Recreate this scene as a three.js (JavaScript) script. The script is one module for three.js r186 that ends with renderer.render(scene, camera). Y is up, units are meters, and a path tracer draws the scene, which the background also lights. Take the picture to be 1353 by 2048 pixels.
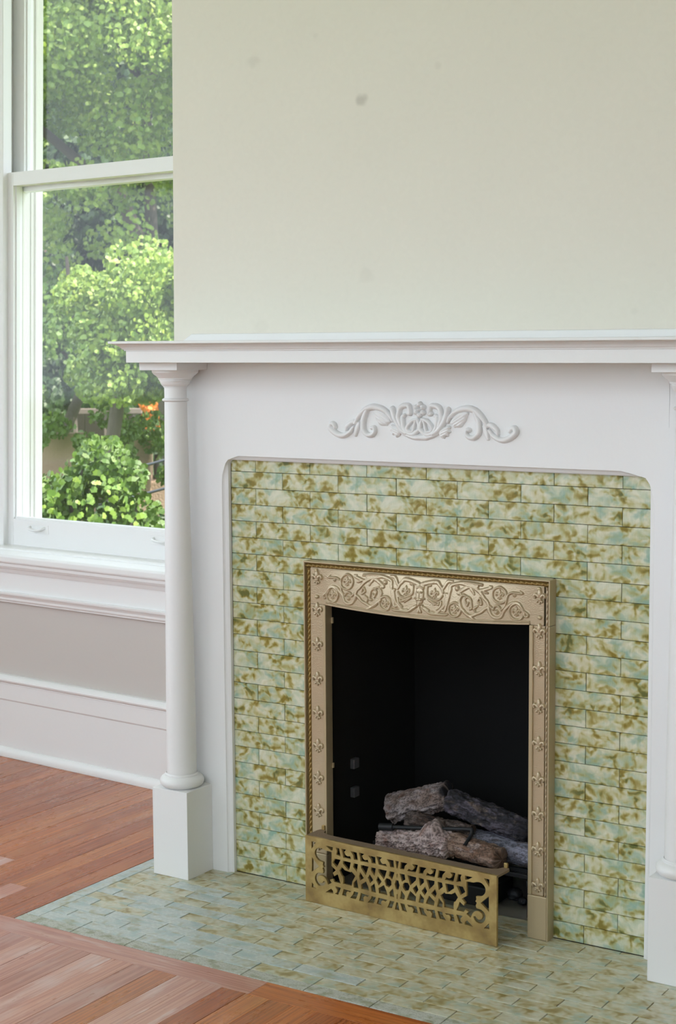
import * as THREE from 'three';
import { RoundedBoxGeometry } from 'three/addons/geometries/RoundedBoxGeometry.js';
import { mergeGeometries, mergeVertices, toCreasedNormals } from 'three/addons/utils/BufferGeometryUtils.js';
import { ImprovedNoise } from 'three/addons/math/ImprovedNoise.js';

// ---------------------------------------------------------------- camera, sky, sun, exposure
// x runs along the fireplace wall (tile face at z = 0), y is up, z comes into the room; metres.
const scene = new THREE.Scene();
const camera = new THREE.PerspectiveCamera(35.386, 1353 / 2048, 0.05, 400);
camera.rotation.order = 'YXZ';
camera.position.set(2.0975, 1.2698, 3.0536);
camera.rotation.set(-0.1044, 0.5672, -0.0066);
camera.focus = 3.7; camera.userData.fStop = 11;
scene.add(camera);

const SKY = new THREE.Color(0.80, 0.89, 1.0);
scene.background = SKY; scene.backgroundIntensity = 1.0;
const sun = new THREE.DirectionalLight(new THREE.Color(1, 0.93, 0.8), 3.2);
sun.position.set(12, 15.8, -2.4); sun.target.position.set(0, 0, 0);
sun.castShadow = true; sun.shadow.mapSize.set(2048, 2048);
Object.assign(sun.shadow.camera, { left: -18, right: 18, top: 18, bottom: -18, near: 1, far: 60 });
scene.add(sun, sun.target);

const renderer = new THREE.WebGLRenderer({ antialias: true });
renderer.shadowMap.enabled = true;
renderer.toneMapping = THREE.LinearToneMapping;
renderer.toneMappingExposure = 3.7;

// ---------------------------------------------------------------- helpers
let seedState = 20240611;
const rnd = () => { seedState = (seedState + 0x6d2b79f5) | 0; let t = Math.imul(seedState ^ (seedState >>> 15), 1 | seedState); t = (t + Math.imul(t ^ (t >>> 7), 61 | t)) ^ t; return ((t ^ (t >>> 14)) >>> 0) / 4294967296; };
const rr = (a, b) => a + (b - a) * rnd();
const perlin = new ImprovedNoise();
const noise = (x, y, z = 0) => perlin.noise(x, y, z);
const fbm = (x, y, z = 0, n = 4) => { let s = 0, a = 0.5; for (let i = 0; i < n; i++, a *= 0.5, x *= 2.03, y *= 2.03, z *= 2.03) s += a * noise(x, y, z + i * 7.3); return s; };
const sst = (a, b, x) => { const t = Math.min(1, Math.max(0, (x - a) / (b - a))); return t * t * (3 - 2 * t); };
const mix = (a, b, t) => a + (b - a) * t;
const taken = new Map();
function numbered(name, scope = 'top') {
  const k = scope + '/' + name, n = taken.get(k) ?? 0; taken.set(k, n + 1);
  return n ? `${name}_${String(n).padStart(3, '0')}` : name;
}
function mesh(name, geo, mat, parent = scene) {
  const m = new THREE.Mesh(geo, mat); m.name = numbered(name, parent.uuid); m.castShadow = m.receiveShadow = true; parent.add(m); return m;
}
function group(name, parent = scene) { const g = new THREE.Group(); g.name = numbered(name, parent.uuid); parent.add(g); return g; }
function tag(o, label, category, grp, kind) { if (label) o.userData.label = label; if (category) o.userData.category = category; if (grp) o.userData.group = grp; if (kind) o.userData.kind = kind; return o; }
const struct = (o, label) => { o.userData.kind = 'structure'; if (label) o.userData.label = label; return o; };
const merge = (list) => mergeGeometries(list.map((g) => (g.index ? g.toNonIndexed() : g)).map((g) => { for (const k of Object.keys(g.attributes)) if (!['position', 'normal', 'uv'].includes(k)) g.deleteAttribute(k); return g; }));

// creased normals; the helper rounds positions to centimetres, so work in millimetres
const crease = (g, a) => toCreasedNormals(g.scale(1000, 1000, 1000), a).scale(0.001, 0.001, 0.001);
// a box given by its two corners, edges rounded by b
function bx(x0, x1, y0, y1, z0, z1, b = 0.0012) {
  const w = x1 - x0, h = y1 - y0, d = z1 - z0, r = Math.min(b, w / 3, h / 3, d / 3);
  const g = b > 0 ? new RoundedBoxGeometry(w, h, d, 2, r) : new THREE.BoxGeometry(w, h, d);
  return boxUV(g.translate((x0 + x1) / 2, (y0 + y1) / 2, (z0 + z1) / 2));
}
// uv in metres from position and normal
function boxUV(g) {
  if (g.index) g = g.toNonIndexed();
  const p = g.attributes.position, n = g.attributes.normal, uv = new Float32Array(p.count * 2);
  for (let i = 0; i < p.count; i++) {
    const a = Math.abs(n.getX(i)), b = Math.abs(n.getY(i)), c = Math.abs(n.getZ(i));
    if (c >= a && c >= b) { uv[2 * i] = p.getX(i); uv[2 * i + 1] = p.getY(i); } else if (a >= b) { uv[2 * i] = p.getZ(i); uv[2 * i + 1] = p.getY(i); } else { uv[2 * i] = p.getX(i); uv[2 * i + 1] = p.getZ(i); }
  }
  g.setAttribute('uv', new THREE.BufferAttribute(uv, 2)); return g;
}
function fromTris(v) { const g = new THREE.BufferGeometry(); g.setAttribute('position', new THREE.Float32BufferAttribute(v, 3)); g.computeVertexNormals(); return g; }
// sweep a profile of [out, y] points along a plan path of [x, z] points, mitred at its corners; "out" lies to the right of the way
function sweepPlan(path, prof, sharp = 0.5) {
  const N = path.length, rings = [];
  for (let i = 0; i < N; i++) {
    const dir = (a, b) => { const x = b[0] - a[0], z = b[1] - a[1], l = Math.hypot(x, z); return [x / l, z / l]; };
    const d0 = i > 0 ? dir(path[i - 1], path[i]) : dir(path[0], path[1]), d1 = i < N - 1 ? dir(path[i], path[i + 1]) : d0;
    const n0 = [-d0[1], d0[0]], n1 = [-d1[1], d1[0]];
    let mx = n0[0] + n1[0], mz = n0[1] + n1[1]; const l2 = (mx * mx + mz * mz) / 2; mx /= l2; mz /= l2;
    rings.push(prof.map(([o, y]) => [path[i][0] + mx * o, y, path[i][1] + mz * o]));
  }
  const v = [], K = prof.length, q = (a, b, c, d) => v.push(...a, ...b, ...c, ...a, ...c, ...d);
  for (let i = 0; i < N - 1; i++) for (let k = 0; k < K - 1; k++) q(rings[i][k], rings[i + 1][k], rings[i + 1][k + 1], rings[i][k + 1]);
  for (const [ring, flip] of [[rings[0], 1], [rings[N - 1], 0]]) for (let k = 1; k < K - 1; k++) flip ? v.push(...ring[0], ...ring[k], ...ring[k + 1]) : v.push(...ring[0], ...ring[k + 1], ...ring[k]);
  return boxUV(crease(fromTris(v), sharp));
}
// ---- relief carving: strokes with a rounded section and filled lobes over a height field
function resample(pts, closed, n) {
  const c = new THREE.CatmullRomCurve3(pts.map((p) => new THREE.Vector3(p[0], p[1], p[2] ?? 1)), closed, 'centripetal');
  return c.getPoints(n ?? Math.max(12, pts.length * 5)).map((p) => [p.x, p.y, p.z]);
}
function reliefField(items, x0, x1, y0, y1, step) {
  const nx = Math.round((x1 - x0) / step) + 1, ny = Math.round((y1 - y0) / step) + 1, H = new Float32Array(nx * ny);
  const X = (i) => x0 + ((x1 - x0) * i) / (nx - 1), Y = (j) => y0 + ((y1 - y0) * j) / (ny - 1);
  const span = (lo, hi, a, b, n) => [Math.max(0, Math.floor(((lo - a) / (b - a)) * (n - 1))), Math.min(n - 1, Math.ceil(((hi - a) / (b - a)) * (n - 1)))];
  for (const s of items) {
    if (s.fill) {
      const P = resample(s.fill, true), xs = P.map((p) => p[0]), ys = P.map((p) => p[1]);
      const [i0, i1] = span(Math.min(...xs), Math.max(...xs), x0, x1, nx), [j0, j1] = span(Math.min(...ys), Math.max(...ys), y0, y1, ny);
      for (let j = j0; j <= j1; j++) for (let i = i0; i <= i1; i++) {
        const x = X(i), y = Y(j); let inside = false, d2 = 1e9;
        for (let a = 0, b = P.length - 1; a < P.length; b = a++) {
          const [ax, ay] = P[a], [bx_, by] = P[b];
          if ((ay > y) !== (by > y) && x < ((bx_ - ax) * (y - ay)) / (by - ay) + ax) inside = !inside;
          const ex = bx_ - ax, ey = by - ay, t = Math.min(1, Math.max(0, ((x - ax) * ex + (y - ay) * ey) / (ex * ex + ey * ey + 1e-12)));
          d2 = Math.min(d2, (x - ax - t * ex) ** 2 + (y - ay - t * ey) ** 2);
        }
        if (inside) { const q = Math.min(1, Math.sqrt(d2) / s.edge); let h = s.h * (s.dish ? Math.sin(q * 2.3) * 0.95 : Math.sqrt(1 - (1 - q) ** 2)); if (s.veins) h += s.veins * Math.sin((x * s.vx + y * s.vy) * 6.283) * q; H[j * nx + i] = Math.max(H[j * nx + i], h); }
      }
      continue;
    }
    const P = s.p.length > 1 ? resample(s.p, s.closed) : [[...s.p[0], s.p[0][2] ?? 1]];
    for (let a = 0; a < Math.max(1, P.length - 1); a++) {
      const A = P[a], B = P[Math.min(a + 1, P.length - 1)], W = s.w * Math.max(A[2], B[2]);
      const [i0, i1] = span(Math.min(A[0], B[0]) - W, Math.max(A[0], B[0]) + W, x0, x1, nx), [j0, j1] = span(Math.min(A[1], B[1]) - W, Math.max(A[1], B[1]) + W, y0, y1, ny);
      const ex = B[0] - A[0], ey = B[1] - A[1], L = ex * ex + ey * ey + 1e-14;
      for (let j = j0; j <= j1; j++) for (let i = i0; i <= i1; i++) {
        const x = X(i), y = Y(j), t = Math.min(1, Math.max(0, ((x - A[0]) * ex + (y - A[1]) * ey) / L)), w = s.w * (A[2] + (B[2] - A[2]) * t);
        const q = Math.hypot(x - A[0] - t * ex, y - A[1] - t * ey) / w; if (q >= 1) continue;
        let h = s.h * (s.soft ? 1 - q * q : Math.sqrt(1 - q * q)) * (0.55 + 0.45 * Math.min(1, w / s.w)); if (s.groove) h -= s.groove * s.h * Math.exp(-((q / 0.3) ** 2));
        H[j * nx + i] = Math.max(H[j * nx + i], h);
      }
    }
  }
  return { H, nx, ny, X, Y };
}
function reliefGeo(field, place, clip = false) {
  const { H, nx, ny, X, Y } = field, pos = new Float32Array(nx * ny * 3), uv = new Float32Array(nx * ny * 2), idx = [];
  for (let j = 0; j < ny; j++) for (let i = 0; i < nx; i++) { const k = j * nx + i, p = place(X(i), Y(j), H[k]); pos.set(p, k * 3); uv[2 * k] = p[0]; uv[2 * k + 1] = p[1]; }
  for (let j = 0; j < ny - 1; j++) for (let i = 0; i < nx - 1; i++) {
    const a = j * nx + i, b = a + 1, c = a + nx, d = c + 1;
    if (clip && Math.max(H[a], H[b], H[c], H[d]) < 1e-5) continue;
    idx.push(a, b, d, a, d, c);
  }
  let g = new THREE.BufferGeometry();
  g.setAttribute('position', new THREE.BufferAttribute(pos, 3)); g.setAttribute('uv', new THREE.BufferAttribute(uv, 2)); g.setIndex(idx); g.computeVertexNormals();
  return g;
}
const mirrorItems = (items, both = true) => { const m = items.map((s) => ({ ...s, p: s.p?.map((q) => [-q[0], q[1], q[2] ?? 1]), fill: s.fill?.map((q) => [-q[0], q[1]]), vx: -(s.vx ?? 0) })); return both ? [...items, ...m] : m; };
// numbers in tenths of a millimetre: "x,y x,y[,width]"
const pts = (t) => t.trim().split(/\s+/).map((q) => q.split(',').map((n, i) => (i < 2 ? n / 1e4 : +n)));

// ---------------------------------------------------------------- textures
function tex(w, h, f, srgb = true, repeat = true) {
  const data = new Uint8Array(w * h * 4);
  for (let j = 0; j < h; j++) for (let i = 0; i < w; i++) { const c = f(i / w, j / h, i, j), k = (j * w + i) * 4; data[k] = c[0]; data[k + 1] = c[1]; data[k + 2] = c[2]; data[k + 3] = 255; }
  const t = new THREE.DataTexture(data, w, h); t.magFilter = THREE.LinearFilter; t.minFilter = THREE.LinearMipmapLinearFilter; t.generateMipmaps = true;
  t.wrapS = t.wrapT = repeat ? THREE.RepeatWrapping : THREE.ClampToEdgeWrapping; if (srgb) t.colorSpace = THREE.SRGBColorSpace; t.needsUpdate = true; return t;
}
const clamp8 = (v) => Math.max(0, Math.min(255, Math.round(v)));
const lerp3 = (a, b, t) => [mix(a[0], b[0], t), mix(a[1], b[1], t), mix(a[2], b[2], t)];
const scaled = (t, sx, sy) => { const c = t.clone(); c.repeat.set(sx, sy); c.needsUpdate = true; return c; };

// mottled majolica glaze, 1 m x 0.5 m
const glazeTex = tex(2048, 1024, (u, v) => {
  const x = u * 100, y = v * 50, wx = x + 2.2 * fbm(x * 0.22, y * 0.22, 3), wy = y + 1.8 * fbm(x * 0.22, y * 0.22, 9);
  const dap = noise(wx * 0.7, wy * 0.8, 21) + 0.3 * noise(wx * 1.4, wy * 1.5, 33);
  const big = fbm(wx * 0.2, wy * 0.26, 1, 3), o = 0.66 * big + 0.34 * dap * (0.45 + sst(-0.25, 0.3, big)), t = fbm(wx * 0.2, wy * 0.27, 40, 3) + 0.16 * noise(wx * 1.1, wy * 1.2, 60), k = fbm(wx * 0.5, wy * 0.6, 77, 3), e = fbm(wx * 0.55, wy * 0.5, 130, 2);
  let c = lerp3([226, 225, 208], [204, 212, 190], sst(-0.2, 0.3, k));
  c = lerp3(c, [132, 170, 158], 0.8 * sst(-0.1, 0.38, t));
  c = lerp3(c, [184, 175, 112], 0.78 * sst(-0.24, 0.22, o + 0.06 * e));
  c = lerp3(c, [130, 112, 38], 0.84 * sst(-0.02, 0.4, o + 0.06 * e));
  c = lerp3(c, [88, 104, 62], 0.7 * sst(0.08, 0.36, o) * sst(-0.05, 0.25, t));
  const cr = noise(x * 5.5, y * 0.55, 5) * 6 + noise(x * 9, y * 3, 15) * 3;
  return c.map((q) => clamp8(q + cr));
});
// the hearth's glaze is paler and browner than the wall's
const hearthTex = tex(1024, 512, (u, v) => {
  const x = u * 100, y = v * 50, wx = x + 2.2 * fbm(x * 0.22, y * 0.22, 13), wy = y + 1.8 * fbm(x * 0.22, y * 0.22, 19), dap = noise(wx * 0.7, wy * 0.8, 51), o = 0.66 * fbm(wx * 0.2, wy * 0.26, 61, 3) + 0.3 * dap, t = fbm(wx * 0.2, wy * 0.27, 90, 3), g = fbm(x * 1.2, y * 1.2, 46, 4), p = noise(x * 5, y * 5, 18) + 0.5 * noise(x * 12, y * 12, 12);
  let c = lerp3([238, 234, 220], [224, 226, 210], sst(-0.2, 0.3, g)); c = lerp3(c, [170, 196, 190], 0.75 * sst(-0.06, 0.36, t)); c = lerp3(c, [206, 190, 146], 0.75 * sst(-0.2, 0.22, o)); c = lerp3(c, [152, 130, 72], 0.8 * sst(0.04, 0.42, o)); c = lerp3(c, [120, 112, 100], 0.6 * sst(0.85, 1.0, p));
  return c.map((q) => clamp8(q + 6 * g));
});
// hearth glaze worn by feet, with window sheen painted in: grey film and fine scratches over the mottling, pits where it is through
const dulledSheenTex = tex(1024, 512, (u, v) => {
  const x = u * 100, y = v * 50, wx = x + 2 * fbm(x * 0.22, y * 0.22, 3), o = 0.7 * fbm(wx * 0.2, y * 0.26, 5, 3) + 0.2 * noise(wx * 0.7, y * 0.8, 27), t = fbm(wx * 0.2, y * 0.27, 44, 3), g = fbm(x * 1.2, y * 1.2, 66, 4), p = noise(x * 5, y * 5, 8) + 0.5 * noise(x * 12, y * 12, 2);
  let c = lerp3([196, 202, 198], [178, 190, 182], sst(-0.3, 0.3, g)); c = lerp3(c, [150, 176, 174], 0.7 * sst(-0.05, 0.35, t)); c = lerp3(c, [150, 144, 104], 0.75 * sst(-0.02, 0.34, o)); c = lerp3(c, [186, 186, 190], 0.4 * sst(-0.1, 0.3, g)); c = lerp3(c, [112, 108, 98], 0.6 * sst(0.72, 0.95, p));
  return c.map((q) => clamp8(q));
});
// smooth waviness of the glaze
const glazeBump = tex(512, 512, (u, v) => { const q = 128 + 90 * fbm(u * 14, v * 14, 4, 3); return [clamp8(q), clamp8(q), clamp8(q)]; }, false);
// worn unglazed tile face with pits
const wornTex = tex(1024, 512, (u, v) => {
  const x = u * 100, y = v * 50, o = fbm(x * 0.4, y * 0.5, 12), g = fbm(x * 2.6, y * 2.6, 31, 3), p = noise(x * 6, y * 6, 8) + 0.5 * noise(x * 13, y * 13, 2);
  let c = lerp3([186, 188, 178], [150, 152, 128], sst(-0.1, 0.35, o)); c = lerp3(c, [128, 126, 116], 0.6 * sst(0.05, 0.35, g)); c = lerp3(c, [92, 88, 80], 0.75 * sst(0.62, 0.85, p));
  return c.map((q) => clamp8(q + 8 * noise(x * 11, y * 11, 1)));
});
// oak strip flooring, grain along v; 0.5 m x 2 m
const woodTex = tex(1024, 2048, (u, v) => {
  const x = u * 50, y = v * 200, wob = 0.55 * noise(x * 0.16, y * 0.022, 2), g = noise((x + wob) * 2.2, y * 0.035, 5), f = noise((x + wob) * 9, y * 0.12, 8), p = noise(x * 26, y * 0.75, 11), b = fbm(x * 0.1, y * 0.03, 17, 3);
  let c = lerp3([198, 122, 64], [164, 92, 44], sst(-0.35, 0.4, g + 0.4 * f)); c = lerp3(c, [208, 146, 90], 0.6 * sst(0.05, 0.4, b)); c = lerp3(c, [134, 78, 46], 0.35 * sst(0.25, 0.6, p));
  return c.map((q) => clamp8(q));
});
// the same boards, worn, with window sheen painted in: paler, pinkish, with chalky scuffs
const woodWornSheenTex = tex(1024, 2048, (u, v) => {
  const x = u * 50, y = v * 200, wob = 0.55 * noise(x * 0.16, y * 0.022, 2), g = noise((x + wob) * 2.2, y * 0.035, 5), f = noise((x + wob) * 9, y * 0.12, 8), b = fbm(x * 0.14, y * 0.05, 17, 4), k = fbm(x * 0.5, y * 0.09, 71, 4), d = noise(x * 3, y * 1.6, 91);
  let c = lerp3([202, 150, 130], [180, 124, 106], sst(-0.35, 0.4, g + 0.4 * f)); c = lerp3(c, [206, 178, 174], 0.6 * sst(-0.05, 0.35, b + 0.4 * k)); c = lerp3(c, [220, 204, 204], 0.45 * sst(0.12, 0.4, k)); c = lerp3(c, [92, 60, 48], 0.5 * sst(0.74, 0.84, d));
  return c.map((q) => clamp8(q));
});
const woodRough = tex(512, 1024, (u, v) => { const x = u * 50, y = v * 200, s = fbm(x * 0.35, y * 0.09, 6, 4), f = noise(x * 12, y * 0.5, 3); const q = 118 + 70 * s + 22 * f; return [clamp8(q), clamp8(q), clamp8(q)]; }, false);
const woodBump = tex(512, 1024, (u, v) => { const x = u * 50, y = v * 200; const q = 128 + 60 * noise(x * 10, y * 0.25, 5) + 50 * fbm(x * 0.3, y * 0.05, 9, 3); return [clamp8(q), clamp8(q), clamp8(q)]; }, false);
// brushed and rolled paint
const paintBump = tex(512, 512, (u, v) => { const q = 128 + 60 * noise(u * 90, v * 24, 1) + 40 * noise(u * 40, v * 40, 7) + 30 * noise(u * 170, v * 170, 3); return [clamp8(q), clamp8(q), clamp8(q)]; }, false);
const rollBump = tex(512, 512, (u, v) => { const q = 128 + 80 * fbm(u * 60, v * 60, 1, 3); return [clamp8(q), clamp8(q), clamp8(q)]; }, false);
const hammerBump = tex(512, 512, (u, v) => { const q = 128 + 110 * noise(u * 38, v * 60, 1) + 50 * noise(u * 90, v * 120, 7); return [clamp8(q), clamp8(q), clamp8(q)]; }, false);
// brass with brown tarnish in patches
const brassTex = tex(512, 512, (u, v) => { const n = fbm(u * 9, v * 9, 3, 4), f = noise(u * 60, v * 60, 5), c = lerp3(lerp3([190, 166, 110], [166, 140, 88], sst(-0.25, 0.2, n)), [128, 104, 70], 0.5 * sst(0.12, 0.4, n + 0.1 * f)); return c.map((q) => clamp8(q + 5 * f)); });
// plaster of the chimney breast: a few grey smudges and old dowel marks; 1.5 m x 2 m, origin at x = -0.35, y = 1.2
const smudges = [[0.22, 1.80, 0.02, 26], [-0.07, 1.91, 0.022, 9], [0.23, 1.42, 0.026, 6], [0.41, 1.855, 0.012, 6], [-0.06, 1.31, 0.03, 4], [0.86, 1.33, 0.012, 4], [0.10, 1.95, 0.01, 5]];
const plasterTex = tex(1024, 1024, (u, v) => {
  const x = -0.35 + u * 1.5, y = 1.2 + v * 2; let d = 2.2 * fbm(x * 5, y * 5, 2, 4) + 1.3 * noise(x * 70, y * 70, 6);
  for (const [sx, sy, r, a] of smudges) { const q = Math.hypot(x - sx, (y - sy) * 1.25) / r + 0.35 * noise(x * 60, y * 60, 3); d -= a * (1 - sst(0.25, 1.05, q)); }
  return [clamp8(228 + d), clamp8(223 + d), clamp8(212 + d)];
}, true, false);

// ---------------------------------------------------------------- materials
const std = (o) => new THREE.MeshStandardMaterial(o), phy = (o) => new THREE.MeshPhysicalMaterial(o);
const M = {
  plaster: std({ name: 'plaster', color: '#d8d5ca', roughness: 0.75, bumpMap: scaled(rollBump, 1.2, 1.2), bumpScale: 0.0006 }),
  chimney: std({ name: 'chimney_plaster', map: plasterTex, roughness: 0.7 }),
  lowerWall: std({ name: 'lower_wall_paint', color: '#c6c0ba', roughness: 0.75, bumpMap: scaled(rollBump, 1.2, 1.2), bumpScale: 0.0008 }),
  white: std({ name: 'white_paint', color: '#e9e9e8', roughness: 0.38, bumpMap: scaled(paintBump, 2.5, 2.5), bumpScale: 0.0003 }),
  ceiling: std({ name: 'ceiling_paint', color: '#e8e6e0', roughness: 0.85 }),
  whiteOld: std({ name: 'weathered_white_paint', color: '#e4e2dc', roughness: 0.65, bumpMap: scaled(paintBump, 2, 2), bumpScale: 0.0012 }),
  grout: std({ name: 'dark_grout', color: '#231f19', roughness: 0.9 }),
  groutLight: std({ name: 'hearth_grout', color: '#938c7c', roughness: 0.9 }),
  glaze: phy({ name: 'mottled_glaze', map: glazeTex, color: '#f3f3ec', roughness: 0.22, bumpMap: scaled(glazeBump, 3, 3), bumpScale: 0.0008, clearcoat: 0.35, clearcoatRoughness: 0.12 }),
  glazeFloor: std({ name: 'walked_on_glaze', map: hearthTex, color: '#d9dad2', roughness: 0.3, bumpMap: scaled(glazeBump, 6, 6), bumpScale: 0.0006 }),
  dulledSheen: std({ name: 'dulled_sheen_glaze', map: dulledSheenTex, color: '#ffffff', roughness: 0.3, bumpMap: scaled(glazeBump, 6, 6), bumpScale: 0.0006 }),
  worn: std({ name: 'worn_tile', map: wornTex, roughness: 0.6, bumpMap: scaled(hammerBump, 4, 4), bumpScale: 0.0006 }),
  goldPaint: std({ name: 'gold_beige_paint', color: '#bfae91', metalness: 0.48, roughness: 0.29, bumpMap: scaled(hammerBump, 7, 7), bumpScale: 0.0004 }),
  goldSmooth: std({ name: 'gold_beige_smooth', color: '#b9a887', metalness: 0.42, roughness: 0.4 }),
  goldShaded: std({ name: 'gold_painted_shade', color: '#9c8049', metalness: 0.5, roughness: 0.38 }),  // top and left ropes: shade from their facing is put into the gold
  brass: std({ name: 'brass', map: scaled(brassTex, 2.2, 2.2), metalness: 0.6, roughness: 0.4, bumpMap: scaled(hammerBump, 3, 3), bumpScale: 0.0003 }),
  brassDirty: std({ name: 'tarnished_brass', color: '#8a7660', metalness: 0.35, roughness: 0.7, bumpMap: scaled(hammerBump, 6, 6), bumpScale: 0.0008 }),
  soot: std({ name: 'soot_black', color: '#060606', roughness: 0.95 }),
  iron: std({ name: 'black_iron', color: '#26272a', metalness: 0.3, roughness: 0.55 }),
  ironGrey: std({ name: 'grey_metal', color: '#6c6c70', metalness: 0.4, roughness: 0.5 }),
  glass: phy({ name: 'window_glass', color: '#ffffff', transmission: 1, thickness: 0, roughness: 0.06, ior: 1.5, specularIntensity: 0.4 }),
  bark: std({ name: 'bark', color: '#746862', roughness: 0.95, bumpMap: scaled(hammerBump, 0.6, 2), bumpScale: 0.03 }),
  log: std({ name: 'ceramic_log', vertexColors: true, roughness: 0.92 }),
};
const wood = ['#ffffff', '#f4e8e0', '#fff4e6', '#e8d8d0', '#fbeade', '#e2cdc2'].map((c, i) => phy({ clearcoat: 0.3, clearcoatRoughness: 0.25, name: 'floor_wood_' + ['clear', 'rosy', 'honey', 'brown', 'light', 'dark'][i], map: woodTex, color: c, roughnessMap: woodRough, roughness: 0.66, bumpMap: woodBump, bumpScale: 0.0004 }));

const woodWornSheen = ['#ffffff', '#f2e6e4', '#fbeee6', '#e6d6d2'].map((c, i) => phy({ clearcoat: 0.4, clearcoatRoughness: 0.3, name: 'worn_sheen_floor_wood_' + ['pale', 'rosy', 'cream', 'grey'][i], map: woodWornSheenTex, color: c, roughnessMap: woodRough, roughness: 0.75, bumpMap: woodBump, bumpScale: 0.0005 }));

// ---------------------------------------------------------------- the room
const WA = -0.0801, WALLX = -1.4444, WALLZ = -0.5185;            // the window wall runs 4.6 degrees off the fireplace wall
function wallFrame(o) { o.position.set(WALLX, 0, WALLZ); o.rotation.y = WA; return o; }   // local x along the window wall, z into the room
const wallPoint = (s, off) => [WALLX + s * Math.cos(WA) - off * Math.sin(-WA), WALLZ - s * Math.sin(WA) + off * Math.cos(WA)];
const XL = -2.7, XR = 3.1, ZB = 3.75, TOP = 3.4, T = 0.25;
// a wall in its own plane with rectangular openings [u0, u1, y0, y1], thickness T away from the room
function wallWithHoles(u0, u1, y0, y1, holes, thick) {
  const s = new THREE.Shape([[u0, y0], [u1, y0], [u1, y1], [u0, y1]].map((p) => new THREE.Vector2(...p)));
  for (const [a, b, c, d] of holes) s.holes.push(new THREE.Path([[a, c], [a, d], [b, d], [b, c]].map((p) => new THREE.Vector2(...p))));
  return new THREE.ExtrudeGeometry(s, { depth: thick, bevelEnabled: false });
}
{
  // window wall: lower panel stands forward, the part round the window is set back by 10 cm
  const back = struct(wallFrame(group('wall_back')));
  mesh('lower_panel', boxUV(bx(-1.4, 1.2, 0, 0.6, -0.25, -0.012, 0)), M.lowerWall, back);
  mesh('upper_wall', boxUV(wallWithHoles(-1.4, 1.2, 0.6, TOP, [[-0.14, 1.06, 0.6, 2.96]], 0.148).translate(0, 0, -0.26)), M.plaster, back);
  const left = struct(group('wall_left'));
  const lg = boxUV(wallWithHoles(-ZB, 0.75, 0, TOP, [[-1.8, -0.1, 0.7, 3.28], [-3.65, -1.95, 0.7, 3.28]], T).translate(0, 0, -T));
  mesh('plaster', lg, M.plaster, left); left.rotation.y = Math.PI / 2; left.position.set(XL, 0, 0);
  const rear = struct(group('wall_rear'));
  mesh('plaster', boxUV(wallWithHoles(XL - T, XR + T, 0, TOP, [[-2.5, -0.9, 0.7, 3.28], [-0.6, 1.0, 0.7, 3.28], [1.3, 2.9, 0.7, 3.28]], T)), M.plaster, rear); rear.position.z = ZB;
  const right = struct(group('wall_right')); mesh('plaster', boxUV(bx(XR, XR + T, 0, TOP, -0.7, ZB + T, 0)), M.plaster, right);
  const alcove = struct(group('wall_alcove')); mesh('plaster', boxUV(bx(1.0, XR + T, 0, TOP, -0.72, -0.47, 0)), M.plaster, alcove);
  const ceil = struct(group('ceiling')); mesh('plaster', boxUV(bx(XL - T, XR + T, TOP, TOP + 0.2, -0.95, ZB + T, 0)), M.ceiling, ceil);

  // chimney breast: its left arris leans a little, as the old plaster does; opening for the firebox
  const ch = struct(group('wall_chimney'));
  const lean = (y) => -0.3125 + 0.0135 * (y - 1.28);
  const s = new THREE.Shape([[lean(1.2), 1.2], [1.065, 1.2], [1.065, TOP], [lean(TOP), TOP]].map((p) => new THREE.Vector2(...p)));
  const up = new THREE.ExtrudeGeometry(s, { depth: 0.5, bevelEnabled: true, bevelThickness: 0.002, bevelSize: 0.002, bevelOffset: -0.002, bevelSegments: 2 }).translate(0, 0, -0.503);
  { const p = up.attributes.position, uv = new Float32Array(p.count * 2); for (let i = 0; i < p.count; i++) { const d = Math.min(0, p.getZ(i) + 0.004); uv[2 * i] = (p.getX(i) + 0.35 + d) / 1.5; uv[2 * i + 1] = (p.getY(i) - 1.2) / 2; } up.setAttribute('uv', new THREE.BufferAttribute(uv, 2)); }
  mesh('plaster', up, M.chimney, ch);
  mesh('lower_masonry', boxUV(wallWithHoles(-0.3125, 1.065, 0, 1.2, [[0.06, 0.72, 0, 0.8]], 0.44).translate(0, 0, -0.4605)), M.plaster, ch);
  // firebox behind the opening
  const fb = struct(group('firebox'));
  mesh('floor_slab', bx(0.06, 0.72, -0.06, -0.001, -0.46, -0.0705, 0), M.soot, fb);
  mesh('back_plate', bx(0.06, 0.72, 0, 0.8, -0.47, -0.44, 0), M.soot, fb);
  mesh('cheek_plate', bx(0.075, 0.1, 0, 0.76, -0.44, -0.02, 0), M.soot, fb);
  mesh('cheek_plate', bx(0.68, 0.705, 0, 0.76, -0.44, -0.02, 0), M.soot, fb);
  mesh('throat_plate', bx(0.06, 0.72, 0.74, 0.8, -0.46, -0.02, 0), M.soot, fb);
  mesh('hinge_tab', bx(0.1, 0.112, 0.258, 0.282, -0.152, -0.128, 0.002), M.ironGrey, fb);
  mesh('hinge_tab', bx(0.1, 0.112, 0.188, 0.212, -0.152, -0.128, 0.002), M.ironGrey, fb);
}

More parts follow.
